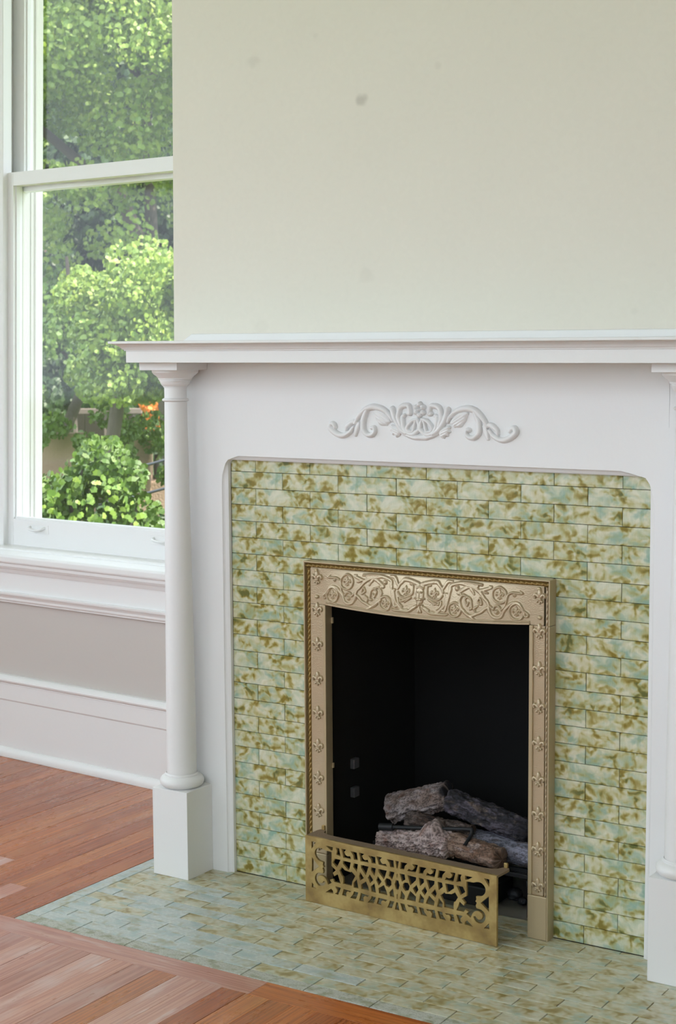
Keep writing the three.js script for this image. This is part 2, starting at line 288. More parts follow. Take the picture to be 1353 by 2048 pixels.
// ---------------------------------------------------------------- floor
{
  const fl = struct(group('floor'));
  mesh('subfloor', boxUV(bx(XL - T, XR + T, -0.2, -0.021, -0.95, ZB + T, 0)), M.grout, fl);
  const P = 0.0572, gap = 0.0005;
  const plank = (x0, x1, z0, z1, along = 'z') => {
    const mx = along === 'x' ? x0 + 0.3 : (x0 + x1) / 2, paleSheen = (z0 + z1) / 2 > 0.5 && mx > -0.9 && mx < rr(-0.05, 0.5) ? rnd() < 0.9 : false;   // boards in front of the hearth take the scuffed colour with painted window sheen
    const lift = rr(-0.0002, 0.0002), g = new RoundedBoxGeometry(x1 - x0 - gap, 0.02, z1 - z0 - gap, 1, 0.0006).translate((x0 + x1) / 2, -0.01 + lift, (z0 + z1) / 2);
    const p = g.attributes.position, uv = new Float32Array(p.count * 2), ou = rr(0, 1), ov = rr(0, 1);
    for (let i = 0; i < p.count; i++) { const a = along === 'z' ? p.getX(i) - x0 : p.getZ(i) - z0, b = along === 'z' ? p.getZ(i) : p.getX(i); uv[2 * i] = ou + a / 0.5; uv[2 * i + 1] = ov + b / 2; }
    g.setAttribute('uv', new THREE.BufferAttribute(uv, 2));
    mesh('plank', g, paleSheen ? woodWornSheen[Math.floor(rnd() * woodWornSheen.length)] : wood[Math.floor(rnd() * wood.length)], fl);
  };
  const HL = -0.3825, HF = 0.5195, BF = 0.588, backZ = (x) => (x < -0.3 ? WALLZ - (x - WALLX) * Math.tan(WA) - 0.02 : -0.46);
  const run = (xa, xb, z) => { for (let end = Math.min(z + rr(0.5, 1.7), ZB); ; end = Math.min(end + rr(1.1, 2.6), ZB)) { if (ZB - end < 0.4) end = ZB; plank(xa, xb, z, end); z = end; if (end >= ZB) break; } };
  plank(HL - P, 0.31, HF, BF, 'x'); plank(0.31, HL + 29 * P, HF, BF, 'x');
  plank(HL - P, HL, backZ(HL), HF);
  for (let x = HL - 2 * P; x > XL - P; x -= P) run(Math.max(x, XL), x + P, backZ(x));
  for (let k = -1; k < 29; k++) run(HL + k * P, HL + (k + 1) * P, BF);
  plank(1.067, 1.1312, -0.46, 0.0); plank(1.1315, HL + 28 * P, -0.46, HF); plank(HL + 28 * P, HL + 29 * P, -0.46, HF);
  for (let x = HL + 29 * P; x < XR; x += P) run(x, Math.min(x + P, XR), -0.46);
}

// ---------------------------------------------------------------- tiles
const TP = 0.15268, RP = 0.0389, TX0 = -0.1475, TX1 = 0.9035;
// one tile: a slab with a chamfered face, face towards +z, lower left corner at the origin
function tileGeo(w, h, d, tb = 0.0009, ou = 0, ov = 0, turn = false) {
  const b = Math.min(tb, w / 4, h / 4), c = 0.0007, v = [], q = (a, e, f, g) => v.push(...a, ...e, ...f, ...a, ...f, ...g);
  const o = [[0, 0], [w, 0], [w, h], [0, h]], n = [[b, b], [w - b, b], [w - b, h - b], [b, h - b]];
  q(...n.map((p) => [...p, 0]));
  for (let k = 0; k < 4; k++) { const e = (k + 1) % 4; q([...o[k], -c], [...o[e], -c], [...n[e], 0], [...n[k], 0]); q([...o[k], -d], [...o[e], -d], [...o[e], -c], [...o[k], -c]); }
  const g = fromTris(v), p = g.attributes.position, uv = new Float32Array(p.count * 2);
  for (let i = 0; i < p.count; i++) { const x = p.getX(i), y = p.getY(i); uv[2 * i] = ou + x; uv[2 * i + 1] = ov + y * 2; }
  g.setAttribute('uv', new THREE.BufferAttribute(uv, 2)); return g;
}
const tileCache = new Map();
function tileVariant(w, h, d, kinds) {
  const k = Math.floor(rnd() * kinds), key = [w.toFixed(4), h.toFixed(4), d, k].join();
  if (!tileCache.has(key)) tileCache.set(key, tileGeo(w, h, d, 0.0009, rnd() * (1 - w - 0.01), rnd() * (1 - 2 * h - 0.01)));
  return tileCache.get(key);
}
{
  const facing = tag(group('tile_facing'), 'mottled green and brown glazed tile facing laid in running bond around the fireplace opening', 'tile facing');
  const bed = wallWithHoles(TX0 - 0.006, TX1 + 0.012, -0.002, 1.012, [[0.1, 0.68, 0, 0.74]], 0.006).translate(0, 0, -0.0085);
  mesh('grout_bed', boxUV(bed), M.grout, facing);
  const FX0 = 0.081, FX1 = 0.690, FY = 0.772, J = 0.0011;
  const lay = (x0, x1, y0, y1) => { if (x1 - x0 < 0.004) return; const m = mesh('tile', tileVariant(x1 - x0 - J, y1 - y0 - J, 0.006, 26), M.glaze, facing); m.position.set(x0 + J / 2, y0 + J / 2, rr(-0.0004, 0.0003)); m.rotation.set(rr(-0.004, 0.004), rr(-0.0025, 0.0025), 0); };
  for (let r = 0; r < 26; r++) {
    const y0 = r * RP, y1 = Math.min(y0 + RP, 1.004), odd = r % 2;          // the bottom course has a joint at x = 0
    for (let k = -2; k < 7; k++) {
      const shift = rr(-0.0015, 0.0015);
      const x0 = Math.max(TX0, (k + (odd ? 0.5 : 0)) * TP), x1 = Math.min(TX1 + 0.008, (k + 1 + (odd ? 0.5 : 0)) * TP);
      if (x1 <= x0 + 0.004) continue;
      if (y1 < FY + 0.002) { lay(x0, Math.min(x1, FX0), y0, y1); lay(Math.max(x0, FX1), x1, y0, y1); if (x0 < FX0 && x1 > FX1) continue; }
      else if (y0 < FY && x1 > FX0 && x0 < FX1) { lay(x0, Math.min(x1, FX0), y0, y1); lay(Math.max(x0, FX1), x1, y0, y1); lay(Math.max(x0, FX0), Math.min(x1, FX1), FY, y1); }
      else lay(x0, x1, y0, y1);
    }
  }
  // hearth: a border of one tile laid lengthways on the left, a worn front course, running bond within
  const hearth = tag(group('hearth'), 'flat tiled hearth of narrow mottled green tiles set flush with the wooden floor', 'hearth');
  const HX0 = -0.3815, HX1 = 1.131, HZ = 0.518, FR = 0.0369, BW = 0.0389;
  mesh('mortar_bed', boxUV(bx(HX0 + 0.001, HX1 - 0.0005, -0.03, -0.0022, -0.004, HZ - 0.001, 0)), M.groutLight, hearth);
  const put = (x0, x1, z0, z1, mat, across = false) => {
    if (x1 - x0 < 0.004 || z1 - z0 < 0.004) return;
    const w = (across ? z1 - z0 : x1 - x0) - 0.0017, h = (across ? x1 - x0 : z1 - z0) - 0.0017;
    const m = mesh('tile', tileVariant(w, h, 0.008, 18), mat, hearth);
    if (across) { m.rotation.set(-Math.PI / 2, 0, Math.PI / 2); m.position.set(x1 - 0.0006, rr(-0.0003, 0.0004), z1 - 0.0006); }
    else { m.rotation.set(-Math.PI / 2 + rr(-0.003, 0.003), 0, 0); m.position.set(x0 + 0.0006, rr(-0.0003, 0.0004), z1 - 0.0006); }
  };
  const cut = (x0, x1, z0, z1, mat) => put(Math.max(x0, HX0 + BW), Math.min(x1, HX1), Math.max(z0, 0.0005), z1, mat);
  for (let k = 0; k < 11; k++) put(k ? (-2.425 + k) * TP : HX0, Math.min(HX1, (-2.425 + k + 1) * TP), HZ - FR, HZ, M.worn);
  for (let k = 0; k < 4; k++) put(HX0, HX0 + BW, Math.max(0.001, HZ - FR - (k + 1) * TP), HZ - FR - k * TP, M.dulledSheen, true);
  for (let r = 12; r < 14; r++) for (let k = 2; k < 9; k++) { const o = -2.425 + (r % 2 ? 0 : 0.5) - 0.5 + k; put(Math.max(o * TP, 0.138), Math.min((o + 1) * TP, 0.644), HZ - FR - (r + 1) * RP, Math.min(HZ - FR - r * RP, -0.0005), M.glazeFloor); }
  mesh('mortar_bed', boxUV(bx(0.136, 0.646, -0.03, -0.0022, -0.07, -0.004, 0)), M.grout, hearth);
  for (let r = 0; r < 13; r++) for (let k = 0; k < 12; k++) { const o = -2.425 + (r % 2 ? 0 : 0.5) - 0.5 + k; cut(o * TP, (o + 1) * TP, HZ - FR - (r + 1) * RP, HZ - FR - r * RP, rnd() < 1.2 - r * 0.12 - Math.max(0, o * TP + 0.12) * 2.2 || (r < 2 && o * TP < 0.45 && rnd() < 0.45) ? M.dulledSheen : M.glazeFloor); }  // greyer tiles gather front left, standing for window sheen as well as wear
}

// ---------------------------------------------------------------- mantelpiece
{
  const mantel = tag(group('mantelpiece'), 'white painted wooden mantelpiece with two round columns, carved scroll ornament and moulded shelf', 'mantelpiece');
  const ZF = 0.0185;
  // opening of the frieze board with stopped chamfers at its two upper corners: outer line on the face, inner line at the tiles
  const outer = [[-0.159, 0], [-0.161, 0.5], [-0.1605, 0.945], [-0.1585, 0.965], [-0.153, 0.982], [-0.1485, 0.993], [-0.142, 1.0005], [-0.131, 1.0045], [-0.112, 1.0105], [0.842, 1.0105], [0.862, 1.0065], [0.884, 1.001], [0.896, 0.998], [0.9045, 0.986], [0.9095, 0.972], [0.9155, 0.945], [0.9165, 0.5], [0.915, 0]];
  const inner = [[-0.1455, 0], [-0.147, 0.5], [-0.1475, 0.945], [-0.1475, 0.965], [-0.1472, 0.982], [-0.147, 0.992], [-0.141, 0.9995], [-0.131, 1.0], [-0.112, 1.0], [0.842, 1.0], [0.862, 1.0], [0.884, 0.9995], [0.895, 0.997], [0.9035, 0.986], [0.9036, 0.972], [0.9038, 0.945], [0.904, 0.5], [0.9025, 0]];
  const face = new THREE.Shape([[-0.3085, 0], ...outer, [1.0575, 0], [1.0575, 1.2295], [-0.3085, 1.2295]].map((p) => new THREE.Vector2(...p)));
  face.holes.push(new THREE.Path([[0.9438, 1.1], [0.9436, 1.15], [0.9437, 1.211], [0.9443, 1.211], [0.9443, 1.15], [0.9441, 1.1]].map((p) => new THREE.Vector2(...p))));
  mesh('frieze_board', boxUV(new THREE.ExtrudeGeometry(face, { depth: ZF, bevelEnabled: false })), M.white, mantel);
  {
    const st = [], q = (a, b, c, d) => st.push(...a, ...b, ...c, ...a, ...c, ...d);
    const at = (i, t, z) => [mix(outer[i][0], inner[i][0], t), mix(outer[i][1], inner[i][1], t), z];
    const sec = [[0, ZF], [0.12, ZF - 0.0028], [0.5, ZF - 0.0055], [0.88, ZF - 0.0075], [1, ZF - 0.009], [1, 0.0002]];
    for (let i = 0; i < outer.length - 1; i++) for (let k = 0; k < sec.length - 1; k++) q(at(i, ...sec[k]), at(i, ...sec[k + 1]), at(i + 1, ...sec[k + 1]), at(i + 1, ...sec[k]));
    mesh('chamfer_moulding', boxUV(crease(fromTris(st), 0.7)), M.white, mantel);
  }
  for (const cx of [-0.2555, 1.0045]) {
    mesh('plinth_block', bx(cx - 0.0523, cx + 0.0523, 0, 0.2135, ZF, 0.1175, 0.0012), M.white, mantel);
    mesh('capital_block', bx(cx - 0.0545, cx + 0.0565, 1.2115, 1.2295, ZF, 0.1335, 0.0008), M.white, mantel);
    const col = group('column', mantel); col.position.set(cx, 0, 0.068);
    const lathe = (p) => crease(new THREE.LatheGeometry(p.map(([r, y]) => new THREE.Vector2(r, y)), 72), 0.45);
    const tor = [[0.0, 0.2136], [0.046, 0.2136]]; for (let a = -80; a <= 80; a += 16) tor.push([0.0405 + 0.0128 * Math.cos(a * Math.PI / 180), 0.2272 + 0.0134 * Math.sin(a * Math.PI / 180)]); tor.push([0.0405, 0.2415], [0.0405, 0.2445], [0.0372, 0.2475]);
    mesh('base', lathe(tor), M.white, col);
    const sh = []; for (let k = 0; k <= 24; k++) { const t = k / 24; sh.push([mix(0.0362, 0.0264, Math.pow(t, 1.35)), mix(0.2465, 1.1385, t)]); }
    mesh('shaft', lathe(sh), M.white, col);
    mesh('collar_ring', lathe([[0.026, 1.1375], [0.029, 1.138], [0.0312, 1.1395], [0.0318, 1.1415], [0.0312, 1.1435], [0.029, 1.1448], [0.0262, 1.146]]), M.white, col);
    mesh('capital', lathe([[0.0262, 1.144], [0.0264, 1.1705], [0.0282, 1.1708], [0.0285, 1.1732], [0.0325, 1.1765], [0.0352, 1.1815], [0.0358, 1.1848], [0.0378, 1.1852], [0.038, 1.1885], [0.0398, 1.1892], [0.0402, 1.1922], [0.0445, 1.197], [0.051, 1.2015], [0.0545, 1.206], [0.055, 1.2114], [0, 1.2115]]), M.white, col);
  }
  const path = [[-0.3235, 0.0], [-0.3235, 0.1645], [1.0725, 0.1645], [1.0725, 0.0]];
  const sh = group('shelf', mantel);
  mesh('fascia', bx(-0.3235, 1.0725, 1.2295, 1.257, 0.0, 0.1645, 0.0008), M.white, sh);
  mesh('crown_moulding', sweepPlan(path, [[-0.01, 1.2568], [0.0028, 1.2568], [0.0034, 1.2592], [0.006, 1.2603], [0.0075, 1.2622], [0.0098, 1.2655], [0.0145, 1.269], [0.0195, 1.2712], [0.0235, 1.2722], [0.0238, 1.273], [0.0282, 1.273], [0.029, 1.2738], [0.029, 1.2782], [0.0282, 1.279], [-0.01, 1.279]], 0.35), M.white, sh);
  mesh('shelf_top', bx(-0.32, 1.069, 1.262, 1.2788, 0.0, 0.16, 0), M.white, sh);
  const bs = new THREE.Shape([[-0.274, 1.2785], [1.055, 1.2785], [1.055, 1.2955], [-0.246, 1.2955]].map((p) => new THREE.Vector2(...p)));
  mesh('back_strip', boxUV(new THREE.ExtrudeGeometry(bs, { depth: 0.013, bevelEnabled: true, bevelThickness: 0.003, bevelSize: 0.002, bevelOffset: -0.002, bevelSegments: 2 }).translate(0, 0, 0.0)), M.white, mantel);

  // carved ornament glued to the frieze, centre at (0.378, 1.105)
  const w = 0.0062, h = 0.011;
  const half = [
    { p: pts('690,-40,.5 745,61,.8 874,180,1 1038,245,1.15 1184,262,1.2 1329,226,1.15 1456,142,1.05 1564,21,.9 1645,-114,.7'), w, h },
    { fill: pts('735,-50 790,40 880,120 1002,180 1150,185 1195,150 1170,110 1150,60 1128,-10 1080,-60 1040,-120 980,-150 900,-150 830,-150 800,-110 746,-80'), edge: 0.009, h: 0.0085, veins: 0.0007, vx: 90, vy: -150 },
    { p: pts('1336,190,.9 1400,60,1.1 1440,-80,1.2 1445,-180,1.2 1400,-300,1.1 1300,-365,1 1190,-345,.9 1140,-270,.8 1160,-195,.85 1212,-200,.9'), w: 0.0058, h: 0.0105 },
    { p: pts('1560,-110,.7 1610,-230,1 1650,-370,.7'), w: 0.006, h: 0.008, groove: 0.3 },
    { p: pts('1610,-90,.8 1744,-95,1.1 1840,-165,1 1890,-270,.6'), w: 0.006, h: 0.009 },
    { p: pts('1690,-200,.6 1816,-330,.95 1958,-390,1.05 2110,-370,1.15 2240,-295,1.2 2310,-217,1.15 2285,-145,1.1 2215,-145,1 2180,-200,.9'), w: 0.006, h: 0.0105 },
    { p: pts('291,134,.8 240,165,.9 255,250,.9 350,305,1 450,280,1.05 510,200,1 530,98,1 510,-40,.9 449,-197,.7'), w: 0.0062, h: 0.0105 },
    { p: pts('690,225,1 650,90,1 570,-80,.95 460,-220,.9 337,-298,.8'), w: 0.0068, h: 0.0115 },
    { fill: pts('480,-320 477,-229 560,-170 640,-130 718,-110 765,-150 740,-200 765,-250 710,-290 700,-345 630,-360 600,-400 530,-385'), edge: 0.008, h: 0.0085, veins: 0.0006, vx: 80, vy: -170 },
    { p: pts('0,-385,1 100,-388,1 220,-372,.9 337,-335,.8 468,-278,.6'), w: 0.006, h: 0.0085 },
    { p: pts('60,10,.8 140,-10,.9 225,-63,1 300,-150,1 290,-242,.95 206,-265,.9 150,-200,.8 120,-90,.8 100,0,.8'), w: 0.0048, h: 0.0095 },
    { p: pts('50,-20,.8 18,-120,.9 55,-250,1 180,-320,1 319,-285,1 403,-175,1 425,-30,1 380,95,.8'), w: 0.0055, h: 0.0095 },
  ];
  const flower = [{ p: [[0, 0.0215]], w: 0.0045, h: 0.015 }];
  for (let k = 0; k < 6; k++) { const a = k * Math.PI / 3 + 0.5; flower.push({ p: [[0.0095 * Math.cos(a), 0.0215 + 0.0115 * Math.sin(a)]], w: 0.0066, h: 0.0125 }); }
  const of = reliefField([...mirrorItems(half), ...flower], -0.24, 0.24, -0.046, 0.046, 0.0006);
  mesh('scroll_ornament', reliefGeo(of, (x, y, hh) => [0.378 + x, 1.105 + y, ZF + (hh > 1e-5 ? hh : -0.001)], true), M.white, mantel);
}

// ---------------------------------------------------------------- cast iron frame round the opening
{
  const fr = tag(group('fireplace_insert'), 'gold painted cast iron surround with vine scrolls and fleurs-de-lis around the black opening', 'fireplace insert');
  const X0 = 0.0765, X1 = 0.6943, Y1 = 0.7775, ZR = 0.0315, CX = 0.3855;
  // rim: an outer band that stands off the tiles
  const rim = [], band = (a, b, c, d) => rim.push(bx(a, b, c, d, 0.0005, ZR, 0.0012));
  band(X0, X0 + 0.0036, 0, Y1); band(X1 - 0.0036, X1, 0, 0.6792); band(X1 - 0.0036, X1, 0.68, Y1); band(X0 + 0.003, X1 - 0.003, Y1 - 0.0036, Y1);
  mesh('rim', merge(rim), M.goldSmooth, fr);
  // twisted rope in a hollow beside the rim
  const rope = (len, along, wide = 0.0125, amp = 1) => {
    const f = { nx: Math.round(len / 0.0012) + 1, ny: 11, H: null }, v = [], uv = [], idx = [];
    for (let j = 0; j < f.ny; j++) for (let i = 0; i < f.nx; i++) {
      const a = (i / (f.nx - 1)) * len, t = j / (f.ny - 1), q = a / 0.0125 + (t - 0.5) * 1.5, tw = Math.abs(((q % 1) + 1) % 1 - 0.5) * 2, r = Math.sin(Math.PI * Math.min(1, Math.max(0, (t - 0.1) / 0.8)));
      v.push(...along(a, t * wide, 0.0215 + 0.0075 * r * (1 - 0.7 * amp + 0.7 * amp * Math.pow(tw, 0.55)))); uv.push(a, t * 0.0125);
    }
    for (let j = 0; j < f.ny - 1; j++) for (let i = 0; i < f.nx - 1; i++) { const a = j * f.nx + i, b = a + 1, c = a + f.nx, d = c + 1; idx.push(a, b, d, a, d, c); }
    const g = new THREE.BufferGeometry(); g.setAttribute('position', new THREE.Float32BufferAttribute(v, 3)); g.setAttribute('uv', new THREE.Float32BufferAttribute(uv, 2)); g.setIndex(idx); g.computeVertexNormals(); return g;
  };
  const yR = 0.098;
  mesh('rope_moulding', rope(X1 - X0 - 0.008, (a, t, z) => [X0 + 0.004 + a, Y1 - 0.0165 + t, z]), M.goldShaded, fr);
  mesh('rope_moulding', rope(Y1 - 0.016 - yR, (a, t, z) => [X0 + 0.0165 - t, yR + a, z]), M.goldShaded, fr);
  mesh('rope_moulding', rope(Y1 - 0.016 - yR, (a, t, z) => [X1 - 0.004 - t, yR + a, z], 0.0098, 0.55), M.goldPaint, fr);
  // side legs: textured panel, inner lip and a plain foot block
  for (const [a, b, lip] of [[X0 + 0.0165, 0.1355, 1], [0.6462, X1 - 0.0135, -1]]) {
    const leg = group('side_leg', fr);
    mesh('panel', bx(lip > 0 ? a : a + 0.001, lip > 0 ? b - 0.001 : b, 0.0968, 0.679, 0.001, 0.0262, 0.0006), M.goldPaint, leg);
    const li = lip > 0 ? [0.1285, 0.1355] : [0.6462, 0.655];
    mesh('inner_lip', bx(li[0], li[1], 0.0968, 0.6792, 0.004, 0.0305, 0.0015), M.goldSmooth, leg);
    mesh('foot_block', bx(lip > 0 ? X0 + 0.003 : 0.6462, lip > 0 ? 0.1355 : X1 - 0.003, 0.0006, 0.0965, 0.004, 0.0318, 0.0025), M.goldSmooth, leg);
  }
  mesh('mounting_lug', bx(0.1355, 0.1395, 0.634, 0.648, 0.001, 0.007, 0.001), M.goldSmooth, fr);
  mesh('mounting_lug', bx(0.1355, 0.139, 0.296, 0.308, 0.001, 0.007, 0.001), M.goldSmooth, fr);
  // header with vine scrolls, bowed forward in the middle and sagging a little at its lower edge
  const HX0 = X0 + 0.0165, HX1 = X1 - 0.0165, HY = Y1 - 0.0165;
  const bow = (x) => 0.013 * Math.max(0, 1 - ((x - CX) / 0.262) ** 2), low = (x) => 0.6795 - 0.0085 * Math.max(0, 1 - ((x - 0.391) / 0.256) ** 2);
  const w = 0.0034, h = 0.0046, thin = 0.0026;
  const fleur = (x, y, k = 1) => [
    { p: [[x, y + 0.0128 * k, 0.25], [x, y + 0.0085 * k, 0.85], [x, y + 0.0045 * k, 1], [x, y, 0.7], [x, y - 0.006 * k, 0.45]], w: 0.0043 * k, h: 0.0046 * k },
    ...[-1, 1].map((s) => ({ p: [[x + s * 0.0012 * k, y - 0.0028 * k, 0.6], [x + s * 0.0038 * k, y + 0.0015 * k, 0.95], [x + s * 0.0072 * k, y + 0.0038 * k, 1.05], [x + s * 0.0094 * k, y + 0.0012 * k, 0.95], [x + s * 0.0084 * k, y - 0.0018 * k, 0.7]], w: 0.0027 * k, h: 0.0042 * k })),
    ...[-1, 0, 1].map((s) => ({ p: [[x + s * 0.001 * k, y - 0.005 * k, 0.7], [x + s * 0.0042 * k, y - (s ? 0.0078 : 0.0105) * k, 1]], w: 0.0021 * k, h: 0.0034 * k })),
    { p: [[x - 0.0026 * k, y - 0.0038 * k], [x + 0.0026 * k, y - 0.0038 * k]], w: 0.0016 * k, h: 0.0046 * k }];
  const half = [
    { p: pts('-2094,361 -2065,463 -1941,540 -1818,481 -1784,384 -1819,270 -1943,202 -2067,251'), closed: true, w: 0.0026, h },
    { p: pts('-2464,43 -2428,152 -2316,220 -2206,158 -2165,55 -2208,-67 -2312,-123 -2430,-85'), closed: true, w: 0.0026, h },
    ...fleur(-0.194, 0.0375, 0.85), ...fleur(-0.2315, 0.005, 0.85),
    { p: pts('-2384,493,.5 -2342,440 -2231,445 -2148,410 -2108,330 -2094,237 -2068,145 -2013,78'), w: thin, h }, { p: pts('-2266,395'), w: 0.0042, h: 0.0045 },
    { p: pts('-2500,22,.7 -2535,35 -2570,5 -2555,-40 -2500,-31 -2464,43'), w: thin, h },
    { p: pts('-2457,67 -2372,216 -2275,235 -2192,206 -2095,107 -2041,29 -1986,-85 -1890,-124 -1780,-80 -1725,19 -1704,138 -1601,275,1.1 -1478,413,1.25 -1315,506,1.35 -1140,542,1.3 -1060,545'), w, h: 0.005, groove: 0.35 },
    { p: pts('-1890,6'), w: 0.0052, h: 0.0055 }, { p: pts('-1985,57 -1916,139 -1834,116 -1821,58 -1738,123'), w: thin, h },
    { p: pts('-1708,536,.6 -1667,480 -1559,442 -1437,474,.6'), w: 0.0034, h, groove: 0.4 }, { p: pts('-1682,386,.6 -1613,402 -1532,444,.7'), w: thin, h }, { p: pts('-1545,548,.6 -1409,560 -1247,572 -1086,560,.7'), w: 0.003, h },
    { p: pts('-1370,339,.6 -1315,425 -1194,468,1.2 -1100,406,1.2 -1070,315,.7'), w: 0.0036, h, groove: 0.4 },
    { p: pts('-1297,18,1.2 -1330,109 -1303,228 -1235,268 -1175,214 -1202,131 -1256,150,.8'), w: thin, h },
    { p: pts('-1466,98,.6 -1398,33 -1412,-38,.7'), w, h }, { p: pts('-1712,-15,.6 -1616,39 -1548,-26 -1440,-75 -1305,-134,1.2 -1170,-65 -1071,60,.8'), w, h: 0.005, groove: 0.3 },
    { p: pts('-1547,185 -1506,270 -1465,192 -1547,138'), closed: true, w: thin, h },
    { p: pts('-1089,-41 -1055,72 -941,124 -842,72 -811,-30 -849,-137 -929,-179 -1036,-141'), closed: true, w: 0.0026, h }, ...fleur(-0.0945, -0.003, 0.8),
    { p: pts('-1441,-220,.5 -1292,-139 -1156,-46 -1062,66,.7'), w, h },
    { p: pts('-1437,515 -1248,563 -1060,554 -913,518 -820,375,1.2 -794,215 -755,33 -663,-75,.7'), w: 0.0036, h: 0.005, groove: 0.35 },
    { p: pts('-860,568,.7 -740,542,1.1 -688,454 -661,387,.6'), w: 0.0036, h, groove: 0.3 }, { p: pts('-980,432'), w: 0.0058, h: 0.005 },
    { p: pts('-1209,287,.6 -1101,284 -1055,183,1.1 -1089,52 -1170,-36,.8'), w, h },
    { p: pts('-661,318,.7 -582,450 -411,521,1.2 -267,485,1.2 -195,412,.7'), w: 0.0038, h: 0.005, groove: 0.35 },
    { p: pts('-649,238 -583,162 -477,136 -372,179 -300,229 -287,325 -371,445,.7'), w: thin, h }, ...fleur(-0.0462, 0.0275, 0.9),
    { p: pts('-728,289,.7 -741,173 -702,37 -610,-71 -399,-134,.7'), w, h, groove: 0.3 }, { p: pts('-636,112,.6 -610,-2 -531,-64,.7'), w, h }, { p: pts('-583,93,.6 -477,78 -385,120 -478,32,.6'), w: thin, h },
    { p: pts('-796,-133,.6 -584,-161 -373,-155 -268,-89 -196,-14,.7'), w: 0.0034, h: 0.005 }, { p: pts('-346,-95,.7 -242,-40,.7'), w: 0.0034, h },
    { p: pts('-60,330,.6 -120,300 -150,220 -140,120,.6'), w: 0.003, h },
  ].map((s) => ({ ...s, soft: 1, w: s.w * 1.1, p: s.p.map(([x, y, t]) => { const k = Math.max(0, 1 - Math.abs(x) / 0.25); return [x + 0.0125 * k, y + 0.002 * k, t ?? 1]; }) }));
  const maskFace = [{ p: [[0, 0.036, 0.8], [0, 0.026, 1], [0, 0.014, 0.9], [0, 0.006, 0.6]], w: 0.0105, h: 0.0055 }, { p: [[0, 0.028, 0.7], [0, 0.018, 1]], w: 0.0026, h: 0.0085 }, { p: [[-0.0055, 0.0295], [-0.002, 0.03]], w: 0.002, h: 0.0072 }, { p: [[0.0055, 0.0295], [0.002, 0.03]], w: 0.002, h: 0.0072 },
    { p: [[-0.004, 0.0132], [0, 0.0142], [0.004, 0.0132]], w: 0.0022, h: 0.0078 }, { p: [[-0.008, 0.016, 0.6], [-0.004, 0.0155], [0.004, 0.0155], [0.008, 0.016, 0.6]], w: 0.0017, h: 0.0074 }, { p: [[0, 0.004]], w: 0.0045, h: 0.0065 }, { p: [[0, -0.003, 0.7], [-0.002, -0.013, 1]], w: 0.0032, h: 0.0045 }, { p: [[0, -0.003, 0.7], [0.004, -0.013, 1]], w: 0.003, h: 0.0045 }, { p: [[-0.007, 0.039], [0, 0.041], [0.007, 0.039]], w: 0.0035, h: 0.0055 }];
  const f = reliefField([...mirrorItems(half), ...maskFace], HX0 - CX, HX1 - CX, -0.03, HY - 0.7, 0.0008);
  const nyv = f.ny, samp = (x, y) => { const i = Math.min(f.nx - 1, Math.max(0, Math.round(((x - HX0) / (HX1 - HX0)) * (f.nx - 1)))), jf = Math.min(nyv - 1.001, Math.max(0, ((y - 0.67) / (HY - 0.67)) * (nyv - 1))), j = Math.floor(jf); return mix(f.H[j * f.nx + i], f.H[(j + 1) * f.nx + i], jf - j); };
  const field = { H: new Float32Array(f.nx * (nyv + 3)), nx: f.nx, ny: nyv + 3, X: (i) => HX0 + ((HX1 - HX0) * i) / (f.nx - 1), Y: (j) => j };
  const header = reliefGeo(field, (x, j) => {
    const lo = low(x), over = x < 0.1355 || x > 0.6462, b = bow(x);
    if (j === 0) return [x, lo, over ? 0.001 : -0.02];
    if (j === 1) return [x, lo, 0.0255 + b + (over ? 0 : 0.003)];
    const y = mix(lo + 0.0006, HY, (j - 2) / nyv), d = y - lo, lip = over ? 0 : d < 0.0045 ? 0.0042 : d < 0.0058 ? 0.0008 : d < 0.0078 ? 0.0026 : 0, bv = b * (1 - 0.85 * ((y - lo) / (HY - lo)) ** 2);
    return [x, y, 0.0255 + bv + (lip || samp(x, y))];
  });
  mesh('header_panel', header, M.goldPaint, fr);
  mesh('header_backing', bx(HX0, HX1, 0.682, HY + 0.002, 0.0008, 0.024, 0), M.goldSmooth, fr);
  const fg = reliefGeo(reliefField(fleur(0, 0, 1.3), -0.016, 0.016, -0.017, 0.02, 0.0006), (x, y, hh) => [x, y, hh > 1e-5 ? hh : -0.0008], true);
  for (const y of [0.7405, 0.6665, 0.5865, 0.5062, 0.4262, 0.3488, 0.2735, 0.1965, 0.118]) { for (const x of [0.1115, 0.6688]) mesh('fleur_de_lis', fg, M.goldPaint, fr).position.set(x, y, 0.0262); }
  const ball = new THREE.SphereGeometry(0.0048, 18, 12).scale(1, 1, 0.8);
  for (const [x, y] of [[0.1095, 0.757], [0.111, 0.6965], [0.6672, 0.757], [0.669, 0.6965]]) mesh('stud', ball, M.goldSmooth, fr).position.set(x, y, 0.0275);
}

